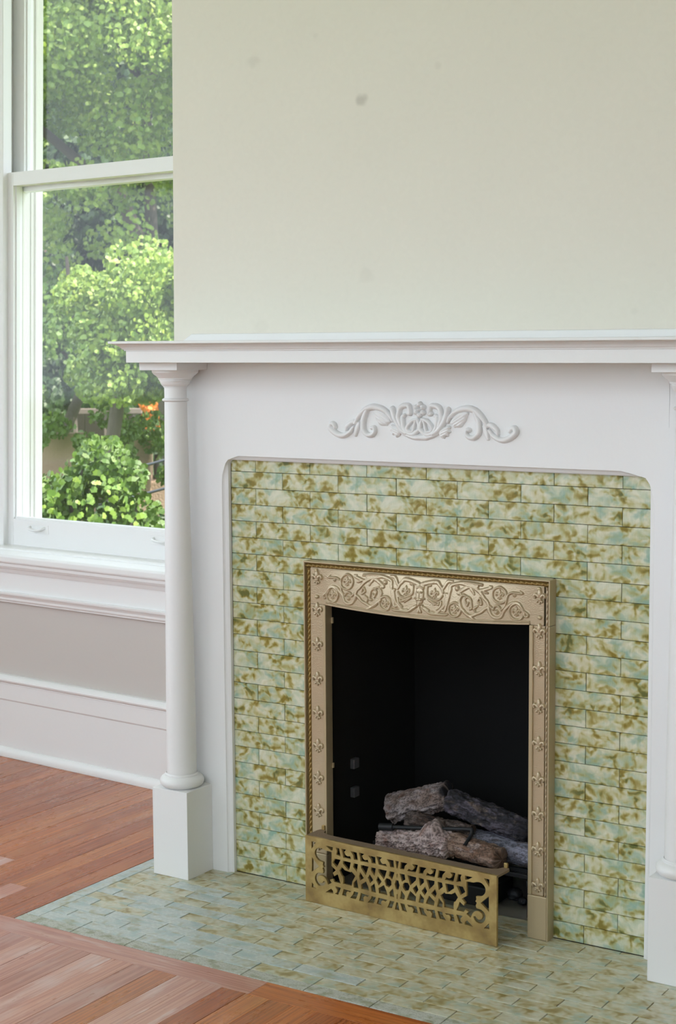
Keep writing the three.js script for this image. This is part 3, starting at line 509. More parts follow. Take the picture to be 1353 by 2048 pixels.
// ---------------------------------------------------------------- brass fender in front of the opening
{
  const fd = tag(group('fireplace_fender'), 'low pierced brass fender with scroll and lattice fretwork across the foot of the opening', 'fender');
  fd.position.set(0.3642, 0, 0.1013); fd.rotation.y = -0.0495;
  const W = 0.5018, H = 0.155, V = H / 0.145;
  const half = `99,1309 265,1309 199,1246 181,1165 83,1164|s538,1324 481,1158 270,1155 300,1203 364,1184 426,1209 456,1266 402,1317|581,1297 759,1300 688,1230 670,1158 569,1157|s1007,1322 966,1143 754,1148 783,1204 846,1182 908,1210 937,1267 873,1310|1080,1306 1241,1313 1166,1231 1152,1152 1049,1150|s1487,1324 1440,1137 1235,1141 1260,1197 1322,1183 1392,1213 1421,1269 1368,1319|1562,1315 1644,1318 1612,1253 1635,1172 1521,1151|1735,1313 1917,1317 1789,1238 1742,1239|71,1062 193,1063 213,963 130,904|273,1064 495,1057 486,995 348,866|568,1062 684,1057 696,991 599,896|761,1063 965,1063 957,996 836,871|1048,1064 1155,1064 1174,985 1078,899|1244,1066 1449,1070 1457,1004 1311,895 1284,903|1524,1075 1679,1075 1737,979 1624,899|194,893 279,902 327,837 295,744 211,720 151,787 157,857|413,809 507,901 552,809 486,711|640,800 725,902 776,817 716,719|887,794 981,898 1019,811 987,728|1123,796 1219,874 1245,853 1404,871 1484,924 1553,834 1491,738 1455,722 1443,643 1452,568 1214,569 1202,666|111,710 204,614 185,538 79,539|348,742 488,651 481,546 259,547 284,621|601,732 698,647 680,546 565,544|831,732 963,637 951,549 753,554 772,627|1080,728 1170,642 1159,546 1035,548|82,439 188,438 217,357 257,286 140,293 110,371|s263,443 495,445 542,307 416,300 434,372 380,414 306,400|569,445 678,445 701,372 783,293 626,297 596,369|s757,443 965,458 1013,287 888,288 906,369 862,421 790,407|1044,456 1156,455 1185,380 1260,301 1105,305 1072,375|s1234,450 1440,455 1481,319 1363,312 1377,383 1328,434 1266,422|1521,471 1668,474 1615,404 1627,347 1679,318 1592,306|1739,364 1784,400 1861,351 1933,301 1726,311|2207,1345 2327,1342 2323,1190 2271,1256|2126,825 2314,995 2321,685 2219,758|2320,441 2330,334 2204,326|s1770,1201 1860,1206 1941,1208 2021,1235 2121,1237 2199,1192 2236,1115 2209,1026 2131,964 2060,950 2001,941 2009,878 1985,832 2020,813 1994,749 2010,698 2060,691 2141,684 2213,631 2236,543 2199,460 2121,405 2030,413 1968,456 1946,511 1990,532 2017,491 2068,473 2138,493 2170,555 2143,617 2072,646 1982,628 1914,573 1871,478 1768,535 1822,589 1740,619 1697,563 1522,566 1575,677 1603,750 1701,689 1739,759 1655,827 1774,902 1772,1000 1770,1100`;
  const centre = ['-42,1313 42,1313 10,1164 -10,1164', '-8,1040 8,1040 6,965 -6,965', '-28,905 28,905 62,815 28,715 -28,715 -62,815', '-7,612 7,612 5,515 -5,515', '-20,436 20,436 56,282 -56,282'];
  const shape = new THREE.Shape([[-W / 2, 0.0004], [W / 2, 0.0004], [W / 2, H], [-W / 2, H]].map((p) => new THREE.Vector2(...p)));
  const hole = (p) => shape.holes.push(new THREE.Path(p.map(([x, y]) => new THREE.Vector2(x, y * V))));
  for (let t of half.split('|')) {
    const smooth = t[0] === 's'; let p = pts(smooth ? t.slice(1) : t);
    if (smooth) { const q = []; for (let i = 0; i < p.length; i++) { const [a, b, c, d] = [-1, 0, 1, 2].map((k) => p[(i + k + p.length) % p.length]); q.push(b); const ang = (u, v, w) => Math.abs(Math.atan2((v[0] - u[0]) * (w[1] - v[1]) - (v[1] - u[1]) * (w[0] - v[0]), (v[0] - u[0]) * (w[0] - v[0]) + (v[1] - u[1]) * (w[1] - v[1]))); if (ang(a, b, c) < 1.0 && ang(b, c, d) < 1.0) q.push([(-a[0] + 9 * b[0] + 9 * c[0] - d[0]) / 16, (-a[1] + 9 * b[1] + 9 * c[1] - d[1]) / 16]); } p = q; }
    hole(p); hole(p.map(([x, y]) => [-x, y]).reverse());
  }
  centre.forEach((t) => hole(pts(t)));
  const plate = new THREE.ExtrudeGeometry(shape, { depth: 0.0052, bevelEnabled: true, bevelThickness: 0.0008, bevelSize: 0.0006, bevelOffset: -0.0006, bevelSegments: 1 }).translate(0, 0, -0.006);
  mesh('face_plate', boxUV(plate), M.brass, fd);
  // ledge along the top, deeper at both ends where it hooks behind the frame
  const led = new THREE.Shape();
  led.moveTo(-W / 2, 0); led.lineTo(W / 2, 0); led.lineTo(W / 2 + 0.001, 0.045); led.quadraticCurveTo(W / 2 + 0.001, 0.060, W / 2 - 0.010, 0.061); led.quadraticCurveTo(W / 2 - 0.019, 0.058, W / 2 - 0.021, 0.047); led.quadraticCurveTo(W / 2 - 0.026, 0.035, W / 2 - 0.05, 0.033);
  led.lineTo(-W / 2 + 0.05, 0.033); led.quadraticCurveTo(-W / 2 + 0.026, 0.035, -W / 2 + 0.021, 0.047); led.quadraticCurveTo(-W / 2 + 0.019, 0.058, -W / 2 + 0.01, 0.061); led.quadraticCurveTo(-W / 2 - 0.001, 0.06, -W / 2 - 0.001, 0.045);
  const lg = new THREE.ExtrudeGeometry(led, { depth: 0.004, bevelEnabled: true, bevelThickness: 0.0007, bevelSize: 0.0007, bevelOffset: -0.0007, bevelSegments: 1 }).rotateX(-Math.PI / 2).translate(0, H - 0.0052, -0.0008);
  mesh('top_ledge', boxUV(lg), M.brassDirty, fd);
  for (const s of [-1, 1]) mesh('hook_lug', merge([bx(s * (W / 2 - 0.0105) - 0.0045, s * (W / 2 - 0.0105) + 0.0045, H - 0.001, H + 0.0105, -0.062, -0.055, 0.002)]), M.brass, fd);
}

// ---------------------------------------------------------------- gas logs, burner and key
function logGeo(len, r, seed, { knob, flat = 0.85, rough = 1, colors, taper = 0.1, blackEnd = 0, cap = 0.35 }) {
  const N = 130, K = 110, v = [], c = [], idx = [], cs = colors.map((q) => new THREE.Color(q));
  for (let i = 0; i <= N; i++) {
    const t = i / N, e = Math.min(t, 1 - t) / 0.06, end = e < 1 ? Math.pow(Math.max(0, 1 - (1 - e) ** 4), 0.5) : 1, xx = (t - 0.5) * len * (1 - 0.02 * cap);
    for (let k = 0; k < K; k++) {
      const a = (k / K) * Math.PI * 2, ca = Math.cos(a), sa = Math.sin(a);
      let R = r * (1 - taper * t) * (1 + 0.22 * fbm(t * 3 + seed, ca * 0.9, sa * 0.9, 3)), nx = t * len * 60 + seed * 3, ny = ca * r * 90, nz = sa * r * 90;
      if (knob) R += knob[2] * Math.exp(-(((t - knob[0]) / 0.12) ** 2) - (Math.atan2(Math.sin(a - knob[1]), Math.cos(a - knob[1])) / 0.85) ** 4);
      const n1 = fbm(nx * 1.0, ny * 1.1, nz * 1.1, 4), n2 = Math.abs(noise(nx * 2.6 + 5, ny * 3.1, nz * 3.1)), n3 = noise(nx * 0.35, a * 5 + seed, 3);
      R += rough * (0.0062 * n1 - 0.0034 * n2 + 0.002 * n3);
      R *= 0.02 + 0.98 * end;
      const jag = e < 1 ? (t < 0.5 ? -1 : 1) * 0.006 * rough * fbm(ny * 0.6, nz * 0.6, seed, 3) : 0;
      v.push(xx + jag, sa * R * flat, ca * R);
      const p = fbm(nx * 0.3, ny * 0.42, nz * 0.42, 4), q = fbm(nx * 0.6 + 9, ny * 0.7, nz * 0.7, 3), col = cs[0].clone().lerp(cs[1], sst(-0.2, 0.25, p + 0.5 * n1)).lerp(cs[2], 0.85 * sst(0.05, 0.4, q)).lerp(new THREE.Color('#1f1a19'), 0.6 * sst(0.02, 0.3, n2 - 0.6 * n1 - 0.08));
      if (blackEnd) col.lerp(new THREE.Color('#17151a'), sst(1 - Math.abs(blackEnd), 1, (blackEnd > 0 ? t : 1 - t) + 0.25 * p));
      c.push(col.r, col.g, col.b);
    }
  }
  for (let i = 0; i < N; i++) for (let k = 0; k < K; k++) { const a = i * K + k, b = i * K + (k + 1) % K, d = a + K, e = b + K; idx.push(a, b, e, a, e, d); }
  for (const [row, flip] of [[0, 0], [N, 1]]) { const m = v.length / 3; let x = 0; for (let k = 0; k < K; k++) x += v[(row * K + k) * 3] / K; v.push(x, 0, 0); c.push(c[row * K * 3], c[row * K * 3 + 1], c[row * K * 3 + 2]); for (let k = 0; k < K; k++) { const a = row * K + k, b = row * K + (k + 1) % K; flip ? idx.push(a, b, m) : idx.push(a, m, b); } }
  const g = new THREE.BufferGeometry(); g.setAttribute('position', new THREE.Float32BufferAttribute(v, 3)); g.setAttribute('color', new THREE.Float32BufferAttribute(c, 3)); g.setIndex(idx); g.computeVertexNormals(); return g;
}
{
  const log = (label, a, b, r, seed, o) => {
    const A = new THREE.Vector3(...a), B = new THREE.Vector3(...b), m = mesh('log', logGeo(A.distanceTo(B), r, seed, o), M.log);
    m.position.copy(A).add(B).multiplyScalar(0.5); m.quaternion.setFromUnitVectors(new THREE.Vector3(1, 0, 0), B.clone().sub(A).normalize());
    return tag(m, label, 'log', 'gas logs piled in the fireplace');
  };
  log('grey brown ceramic gas log rising to the right, topmost on the left', [0.186, 0.162, -0.165], [0.345, 0.219, -0.185], 0.037, 3.1, { colors: ['#8c7a72', '#a39796', '#6a4a3a'], rough: 1.2, blackEnd: 0.15, flat: 0.95 });
  log('charred black ceramic gas log sloping down to the right on top', [0.35, 0.212, -0.155], [0.575, 0.168, -0.15], 0.032, 8.4, { colors: ['#2b2a2f', '#56505a', '#75675e'], rough: 1.5, blackEnd: 0.3, taper: -0.05 });
  log('pinkish grey knotty ceramic gas log with a raised knob at the front left', [0.212, 0.118, -0.075], [0.41, 0.135, -0.07], 0.0275, 5.2, { colors: ['#a58f8a', '#bba9a5', '#855f50'], rough: 1.6, knob: [0.76, 1.8, 0.034], taper: -0.25 });
  log('brown ceramic gas log with a rounded end at the front right', [0.385, 0.137, -0.085], [0.541, 0.128, -0.06], 0.0325, 11.7, { colors: ['#745846', '#927a6b', '#a8968f'], rough: 0.6, cap: 1 });
  log('smooth bluish grey ceramic gas log lying behind at the right of the opening', [0.40, 0.128, -0.15], [0.62, 0.126, -0.12], 0.034, 14.9, { colors: ['#6c6d79', '#8a8998', '#544843'], rough: 0.5 });
  log('small dark brown ceramic gas log wedged in the middle beneath the two upper logs', [0.258, 0.156, -0.13], [0.435, 0.152, -0.125], 0.027, 19.3, { colors: ['#4a3930', '#6d605b', '#241f1d'], rough: 1.1 });
  // black steel rack that carries the logs
  const rack = tag(group('log_rack'), 'dark steel rack and burner tray carrying the gas logs behind the fender', 'log rack');
  for (const z of [-0.2, -0.16, -0.12, -0.085]) mesh('bar', bx(0.17, 0.63, 0.086, 0.096, z - 0.005, z + 0.005, 0.002), M.iron, rack);
  for (const x of [0.2, 0.6]) { mesh('cross_bar', bx(x - 0.006, x + 0.006, 0.074, 0.086, -0.22, -0.07, 0.002), M.iron, rack); for (const z of [-0.21, -0.08]) mesh('leg', bx(x - 0.006, x + 0.006, 0, 0.076, z - 0.006, z + 0.006, 0.002), M.iron, rack); }
  mesh('burner_tray', bx(0.235, 0.5, 0.0, 0.045, -0.2, -0.085, 0.004), M.iron, rack);
  for (let k = 0; k < 2; k++) {
    const g = mergeVertices(new THREE.IcosahedronGeometry(1, 8)), p = g.attributes.position, r = k ? 0.011 : 0.018;
    for (let i = 0; i < p.count; i++) { const x = p.getX(i), y = p.getY(i), z = p.getZ(i), f = r * (1 + 0.35 * fbm(x * 1.6 + k * 5, y * 1.6, z * 1.6, 3)); p.setXYZ(i, x * f, y * f * 0.8, z * f); }
    g.computeVertexNormals();
    const m = mesh('lava_rock', g, M.iron); m.position.set(k ? 0.548 : 0.518, r * 0.72, k ? -0.15 : -0.17); tag(m, k ? 'smaller black lava rock on the firebox floor beside the right frame leg' : 'larger black lava rock on the firebox floor under the bluish log', 'rock');
  }
  // key for the gas valve: socket, shaft and bent end
  const key = tag(group('gas_key'), 'black L-shaped gas valve key laid across the logs', 'gas key');
  const cyl = (a, b, r, n = 20) => { const A = new THREE.Vector3(...a), B = new THREE.Vector3(...b), g = new THREE.CylinderGeometry(r, r, A.distanceTo(B), n); g.translate(0, 0, 0); g.applyQuaternion(new THREE.Quaternion().setFromUnitVectors(new THREE.Vector3(0, 1, 0), B.clone().sub(A).normalize())); const m = A.clone().add(B).multiplyScalar(0.5); return g.translate(m.x, m.y, m.z); };
  const k0 = [0.222, 0.153, -0.062], k1 = [0.256, 0.156, -0.066], k2 = [0.448, 0.176, -0.086];
  mesh('socket', mergeGeometries([cyl(k0, k1, 0.0085, 28)]), M.iron, key);
  mesh('shaft', cyl(k1, k2, 0.0046), M.iron, key);
  mesh('bent_end', new THREE.TubeGeometry(new THREE.CatmullRomCurve3([k2, [0.4515, 0.1755, -0.085], [0.4535, 0.172, -0.082], [0.4535, 0.164, -0.074], [0.4515, 0.148, -0.05]].map((p) => new THREE.Vector3(...p))), 24, 0.0044, 12), M.iron, key);
}

// ---------------------------------------------------------------- window in the window wall (old frame racked a little to the right)
const rack = (g) => { const p = g.attributes.position; for (let i = 0; i < p.count; i++) p.setX(i, p.getX(i) + 0.041 * (p.getY(i) - 1.0)); p.needsUpdate = true; return g; };
{
  const win = struct(wallFrame(group('window_1')), 'tall white painted double hung sash window looking out on green trees');
  const S0 = -0.080, S1 = 1.03, part = (n, l, mat, par) => mesh(n, rack(merge(l)), mat, par);
  const CF = -0.105;
  for (const [a, b] of [[S0 - 0.12, S0 + 0.031], [S1 - 0.031, S1 + 0.12]]) part('casing', [bx(a, b, 0.64, 3.05, CF - 0.03, CF, 0.003), bx(a === S0 - 0.12 ? b - 0.02 : a, a === S0 - 0.12 ? b : a + 0.02, 0.64, 3.05, CF - 0.004, CF + 0.006, 0.0025)], M.white, win);
  part('head_casing', [bx(S0 - 0.12, S1 + 0.12, 2.93, 3.06, CF - 0.03, CF + 0.012, 0.004)], M.white, win);
  for (const [a, b] of [[S0 - 0.03, S0], [S1, S1 + 0.03]]) part('jamb', [bx(a, b, 0.62, 2.95, -0.27, CF - 0.02, 0.001)], M.white, win);
  // outer box frame with its stop beads, weathered by the sun
  for (const s of [0, 1]) {
    const f = (a, b) => (s ? [S1 - 0.085 - b, S1 - 0.085 - a] : [a, b]);
    part('outer_jamb', [bx(...f(S0 - 0.02, -0.047), 0.62, 2.95, -0.262, -0.212, 0.002), bx(...f(S0 - 0.02, -0.042), 0.62, 2.95, -0.236, -0.226, 0.002)], M.whiteOld, win);
    part('parting_bead', [bx(...f(S0 - 0.01, -0.05), 0.62, 1.76, -0.212, -0.170, 0.002), bx(...f(S0 - 0.01, -0.045), 0.62, 1.76, -0.186, -0.176, 0.001)], M.whiteOld, win);
  }
  part('outer_sill', [bx(S0 - 0.05, S1 + 0.05, 0.60, 0.665, -0.33, -0.16, 0.004)], M.whiteOld, win);
  part('head_jamb', [bx(S0, S1, 2.9, 2.95, -0.262, CF, 0.002)], M.white, win);
  const sash = (n, off, y0, y1, br, tr, st) => {
    const g = group(n, win), z0 = off - 0.038, z1 = off;
    part('stile', [bx(S0 + 0.001, S0 + st, y0, y1, z0, z1, 0.0015), bx(S0 + st - 0.002, S0 + st + 0.004, y0 + br, y1 - tr, z0 + 0.012, z1 - 0.01, 0.001)], M.white, g); part('stile', [bx(S1 - st, S1 - 0.001, y0, y1, z0, z1, 0.0015)], M.white, g);
    part('bottom_rail', [bx(S0 + st + 0.0002, S1 - st - 0.0002, y0, y0 + br, z0, z1, 0.0006), bx(S0 + st, S1 - st, y0 + br - 0.002, y0 + br + 0.007, z0 + 0.012, z1 - 0.006, 0.003)], M.white, g);
    part('top_rail', [bx(S0 + st + 0.0002, S1 - st - 0.0002, y1 - tr, y1, z0, z1, 0.0006)], M.white, g);
    part('pane', [bx(S0 + st - 0.006, S1 - st + 0.006, y0 + br - 0.006, y1 - tr + 0.006, off - 0.0235, off - 0.0225, 0).clone()], M.glass, g);
    return g;
  };
  sash('lower_sash', -0.12, 0.641, 1.80, 0.087, 0.041, 0.054);
  sash('upper_sash', -0.166, 1.745, 2.9, 0.05, 0.05, 0.051);
  for (const [a, b] of [[0.055, 0.12], [0.585, 0.65]]) {
    const l = group('sash_lift', win), mx = (a + b) / 2, s = 0.041 * (0.70 - 1);
    mesh('plate', bx(a - 0.016 + s, b + 0.016 + s, 0.688, 0.716, -0.121, -0.1185, 0.001), M.white, l);
    mesh('handle', new THREE.TubeGeometry(new THREE.CatmullRomCurve3([[a + s, 0.708, -0.12], [a + 0.004 + s, 0.704, -0.107], [mx + s, 0.7, -0.102], [b - 0.004 + s, 0.704, -0.107], [b + s, 0.708, -0.12]].map((p) => new THREE.Vector3(...p))), 24, 0.004, 10), M.white, l);
  }
  // stool and apron below
  const tr = struct(wallFrame(group('trim_1')), 'deep white window stool and moulded apron');
  mesh('stool', boxUV(bx(-0.6, 1.15, 0.612, 0.6405, -0.16, 0.034, 0.012)), M.white, tr);
  mesh('stool_step', boxUV(bx(-0.6, 1.15, 0.636, 0.6455, -0.16, -0.045, 0.004)), M.white, tr);
  const run = (n, prof, sharp = 0.4) => mesh(n, sweepPlan([[-0.6, 0], [1.15, 0]], prof, sharp), M.white, tr);
  run('stool_moulding', [[-0.02, 0.575], [0.006, 0.575], [0.0065, 0.579], [0.009, 0.5815], [0.011, 0.586], [0.0145, 0.5925], [0.02, 0.597], [0.022, 0.601], [0.026, 0.603], [0.027, 0.613], [-0.02, 0.613]], 0.35);
  run('apron_board', [[-0.02, 0.522], [0.005, 0.522], [0.005, 0.576], [-0.02, 0.576]]);
  run('apron_moulding', [[-0.02, 0.488], [0.003, 0.488], [0.0035, 0.492], [0.0065, 0.4935], [0.009, 0.497], [0.0095, 0.503], [0.0125, 0.509], [0.0175, 0.514], [0.0185, 0.5175], [0.0185, 0.521], [0.016, 0.5225], [-0.02, 0.5225]], 0.35);
  const sunShade = struct(wallFrame(group('trim_2')), 'unseen overhang board added outside to keep the sun off the window'); mesh('sun_shade_board', boxUV(bx(-2.2, 4.5, 3.25, 3.31, -0.95, -0.26, 0.003)), M.whiteOld, sunShade);  // added overhang, out of view, that blocks direct sun on the jamb
  const bb = struct(wallFrame(group('baseboard_back')), 'tall white moulded baseboard under the window');
  const run2 = (n, prof) => mesh(n, sweepPlan([[-1.25, 0], [1.15, 0]], prof, 0.4), M.white, bb);
  run2('board', [[-0.02, 0], [-0.003, 0], [-0.003, 0.1775], [-0.02, 0.1775]]);
  run2('cap_moulding', [[-0.02, 0.176], [-0.0028, 0.176], [-0.0005, 0.179], [0.0015, 0.1815], [0.0015, 0.2295], [0.003, 0.231], [0.0025, 0.2335], [0.006, 0.2355], [0.0095, 0.239], [0.011, 0.2435], [0.0095, 0.2485], [0.004, 0.2545], [-0.002, 0.2575], [-0.02, 0.258]]);
  run2('shoe_moulding', [[-0.02, 0.0005], [0.012, 0.0005], [0.0125, 0.006], [0.011, 0.014], [0.007, 0.022], [0.001, 0.0275], [-0.003, 0.0285], [-0.02, 0.0285]]);
}
// the other windows that light the room
{
  let n = 2;
  const simple = (x, y0, w, h, place) => {
    const g = struct(group('window_' + n++)); place(g);
    mesh('frame', merge([bx(-w / 2, -w / 2 + 0.06, y0, y0 + h, -0.15, -0.08), bx(w / 2 - 0.06, w / 2, y0, y0 + h, -0.15, -0.08), bx(-w / 2, w / 2, y0, y0 + 0.08, -0.15, -0.08), bx(-w / 2, w / 2, y0 + h - 0.06, y0 + h, -0.15, -0.08), bx(-w / 2, w / 2, y0 + h / 2 - 0.025, y0 + h / 2 + 0.025, -0.15, -0.08)]), M.white, g);
    mesh('pane', new THREE.PlaneGeometry(w - 0.1, h - 0.1).translate(0, y0 + h / 2, -0.115), M.glass, g);
  };
  for (const c of [0.95, 2.8]) simple(0, 0.7, 1.7, 2.58, (g) => { g.position.set(XL, 0, c); g.rotation.y = Math.PI / 2; });
  for (const c of [-1.7, 0.2, 2.1]) simple(0, 0.7, 1.6, 2.58, (g) => { g.position.set(c, 0, ZB); g.rotation.y = Math.PI; });
}

// ---------------------------------------------------------------- garden
// laid out along an axis that leaves the house through the window: d metres away, r to the right of the axis
const garden = (d, r, y) => new THREE.Vector3(2.1 - 0.664 * d + 0.843 * r, y, 3.05 - 0.777 * d - 0.537 * r);
{
  seedState = 77123;
  const lawn = mesh('lawn', new THREE.PlaneGeometry(120, 120, 1, 1).rotateX(-Math.PI / 2).translate(0, -1.3, 0), std({ name: 'lawn', color: '#5d6f35', roughness: 1 })); struct(lawn, 'green lawn around the house');
  // five-lobed leaf, slightly cupped
  const leafGeo = (() => {
    const out = []; for (let k = 0; k <= 10; k++) { const a = -2.3 + k * 0.46, r = k % 2 ? 0.78 : 1; out.push([Math.sin(a) * r * (0.8), Math.cos(a) * r * 0.62 + 0.25, (Math.abs(Math.sin(a)) * 0.16) * r]); }
    const v = []; for (let k = 0; k < 10; k++) v.push(0, -0.15, 0.02, ...out[k + 1], ...out[k]);
    return fromTris(v);
  })();
  const leafMat = (name, c) => phy({ name, color: c, roughness: 0.55, transmission: 0.35, thickness: 0, side: THREE.DoubleSide });
  const greens = { spring: leafMat('spring_leaf', '#7f9a38'), mid: leafMat('leaf', '#577828'), deep: leafMat('deep_leaf', '#2f4d1c') };
  const q = new THREE.Quaternion(), e = new THREE.Euler(), m4 = new THREE.Matrix4();
  function foliage(parent, clusters, mat, name = 'foliage') {
    let n = 0; for (const c of clusters) n += c[4];
    const im = new THREE.InstancedMesh(leafGeo, mat, n); im.name = name; im.userData.kind = 'stuff'; im.castShadow = im.receiveShadow = true; let i = 0; const col = new THREE.Color();
    for (const [d, r, y, R, k, size = 0.045, flat = 0.75] of clusters) for (let j = 0; j < k; j++) {
      let gx, gy, gz, l; do { gx = rr(-1, 1); gy = rr(-1, 1); gz = rr(-1, 1); l = gx * gx + gy * gy + gz * gz; } while (l > 1);
      const f = Math.pow(l, -0.12), s = size * rr(0.7, 1.35), p = garden(d + gx * R * f, r + gz * R * f, y + gy * R * f * flat);
      q.setFromEuler(e.set(rr(-1.3, 0.5), rr(0, 6.28), rr(-0.6, 0.6)));
      im.setMatrixAt(i, m4.compose(p, q, new THREE.Vector3(s, s, s)));
      const t = rr(0, 1); col.setRGB(mix(0.75, 1.25, t) * rr(0.92, 1.08), mix(0.8, 1.15, t), mix(0.75, 1.0, t)); im.setColorAt(i++, col);
    }
    im.instanceMatrix.needsUpdate = true; parent.add(im); return im;
  }
  const limb = (a, b, r0, r1, bend = 0.15) => {
    const mid = a.clone().lerp(b, 0.5).add(new THREE.Vector3(rr(-bend, bend), rr(-bend, bend) * 0.5, rr(-bend, bend))), c = new THREE.CatmullRomCurve3([a, mid, b]), g = new THREE.TubeGeometry(c, 14, 1, 9), p = g.attributes.position;
    for (let i = 0; i <= 14; i++) { const o = c.getPointAt(i / 14), r = mix(r0, r1, i / 14) * (1 + 0.2 * noise(i * 0.9, r0 * 90, 3)); for (let k = 0; k <= 9; k++) { const n = i * 10 + k; p.setXYZ(n, o.x + (p.getX(n) - o.x) * r, o.y + (p.getY(n) - o.y) * r, o.z + (p.getZ(n) - o.z) * r); } }
    g.computeVertexNormals(); return g;
  };
  const tree = (name, label, limbs, clusters, mat) => {
    const g = tag(group(name), label, 'tree');
    limbs.forEach(([a, b, r0, r1], i) => mesh(i ? 'branch' : 'trunk', limb(garden(...a), garden(...b), r0, r1), M.bark, g));
    foliage(g, clusters, mat); return g;
  };
  const cloud = (n, d0, d1, r0, r1, y0, y1, R, k, s) => Array.from({ length: n }, () => [rr(d0, d1), rr(r0, r1), rr(y0, y1), R * rr(0.7, 1.3), k, s]);
  tree('maple_tree', 'broad spring green tree whose crown fills the upper window pane', [
    [[14.5, 0.7, -1.3], [14.2, 0.38, 2.02], 0.15, 0.1], [[14.2, 0.38, 1.95], [14.0, 0.05, 2.75], 0.075, 0.05], [[14.2, 0.4, 1.98], [14.3, 0.36, 3.4], 0.06, 0.045], [[14.3, 0.5, 1.7], [14.4, 0.68, 3.3], 0.08, 0.05], [[14.0, -0.05, 2.7], [13.6, -1.2, 3.6], 0.05, 0.02], [[14.1, 0.2, 3.0], [13.8, 0.9, 4.4], 0.05, 0.02], [[14.3, 0.4, 3.4], [14.1, -0.3, 5.2], 0.05, 0.02]],
  [...cloud(76, 12.4, 15.5, -1.9, 2.2, 2.95, 6.6, 0.5, 1050, 0.033), ...cloud(22, 12.9, 15.0, -0.9, 0.9, 1.9, 2.85, 0.24, 150, 0.032)], greens.spring);
  tree('lilac_tree', 'sunlit yellow green bushy tree in the middle of the lower window pane', [
    [[11.6, -0.15, -1.3], [11.5, 0.1, 1.2], 0.07, 0.045], [[11.5, 0.1, 1.1], [11.3, 0.6, 2.0], 0.035, 0.012], [[11.5, 0.05, 1.0], [11.4, -0.3, 1.9], 0.035, 0.012]],
  [...cloud(40, 10.9, 12.2, -0.25, 0.95, 1.0, 1.88, 0.24, 640, 0.027)], greens.spring);
  tree('birch_tree', 'slender pale trunk leaning to the right beside the shed with sparse leaves', [
    [[13.0, -0.62, -1.3], [13.1, -0.42, 0.55], 0.085, 0.06], [[13.1, -0.42, 0.5], [13.2, -0.08, 1.2], 0.055, 0.035], [[13.2, -0.08, 1.15], [13.2, 0.35, 1.6], 0.03, 0.012], [[13.15, -0.2, 0.95], [13.0, -0.6, 1.4], 0.02, 0.008]],
  [...cloud(20, 12.4, 13.6, -0.9, 0.5, 0.85, 1.75, 0.26, 330, 0.036), ...cloud(10, 13.0, 13.6, 0.2, 0.9, 1.0, 1.7, 0.24, 300, 0.036)], greens.mid);
  tree('shrub', 'near leafy shrub with large bright leaves low in the lower window pane', [
    [[8.6, -0.1, -1.3], [8.6, -0.05, 0.2], 0.03, 0.018], [[8.6, -0.05, 0.15], [8.5, -0.15, 0.65], 0.014, 0.005], [[8.6, -0.05, 0.1], [8.7, 0.15, 0.55], 0.014, 0.005]],
  [...cloud(16, 8.2, 9.0, -0.42, 0.14, -0.25, 0.2, 0.15, 190, 0.027), ...[[-0.38, 0.38], [-0.3, 0.5], [-0.22, 0.42], [-0.12, 0.6], [-0.05, 0.68], [-0.02, 0.5], [0.06, 0.55], [0.12, 0.36], [-0.34, 0.24], [-0.18, 0.28], [0.02, 0.3], [0.16, 0.22]].map(([r, y]) => [rr(8.3, 8.8), r, y, 0.14, 230, 0.027])], greens.mid);
  tree('elder_tree', 'loose green bush spilling over the tan garden wall', [[[12.9, -0.3, -1.3], [12.7, -0.35, 0.5], 0.04, 0.02], [[12.8, 0.3, -1.3], [12.6, 0.35, 0.4], 0.04, 0.02]], [[-0.62, 0.55], [-0.45, 0.64], [-0.2, 0.5], [-0.1, 0.3], [0.05, 0.42], [0.12, 0.6], [0.38, 0.5], [0.45, 0.25], [0.3, 0.62], [-0.3, 0.2], [0.6, 0.4], [-0.02, 0.72]].map(([r, y]) => [rr(12.2, 12.5), r, y, rr(0.1, 0.17), 170, 0.032]), greens.mid);
  {  // the shrub's outermost leaves are large enough to tell apart
    const shrub = scene.getObjectByName('shrub'), kinds = [0x8fb042, 0x7a9e38, 0x648a30, 0xa3bf55].map((c, i) => leafMat('shrub_leaf_' + ['bright', 'mid', 'deep', 'pale'][i], new THREE.Color(c).multiplyScalar(0.8)));
    for (let i = 0; i < 240; i++) {
      const a = rr(0, 6.28), ux = Math.sqrt(rnd()), p = garden(8.15 + rr(-0.12, 0.12), -0.12 + 0.3 * ux * Math.cos(a), 0.25 + 0.36 * ux * Math.sin(a)), m = mesh('leaf', leafGeo, kinds[Math.floor(rnd() * 4)], shrub);
      m.position.copy(p); m.rotation.set(rr(-1.1, 0.4), rr(0, 6.28), rr(-0.6, 0.6)); m.scale.setScalar(0.026 * rr(0.75, 1.35));
    }
  }
  tree('dark_conifer', 'dark green tree closing the view behind the maple crown', [[[21, -2.6, -1.3], [21, -2.6, 8], 0.22, 0.08]], [...[...cloud(120, 20, 24, -3.6, 3.6, -0.5, 10.5, 1.1, 640, 0.085), ...cloud(130, 20, 26, -14, 16, -1, 9.5, 1.6, 600, 0.09)]], greens.deep);
  tree('poplar_tree', 'tall dark green tree far behind everything seen through the window', [[[34, 4.5, -1.3], [34, 4.5, 14], 0.3, 0.1]], [...cloud(110, 32, 38, -7, 7, 0, 17, 2.2, 900, 0.12), ...cloud(160, 32, 42, -26, 30, -1, 14, 3.0, 600, 0.2)], greens.deep);
  const hedge = tag(group('hedge'), 'low dark green hedge along the bottom of the lower window pane', 'hedge'); foliage(hedge, cloud(44, 9.6, 11.4, -1.2, 1.4, -1.0, 0.12, 0.26, 360, 0.032), greens.deep);
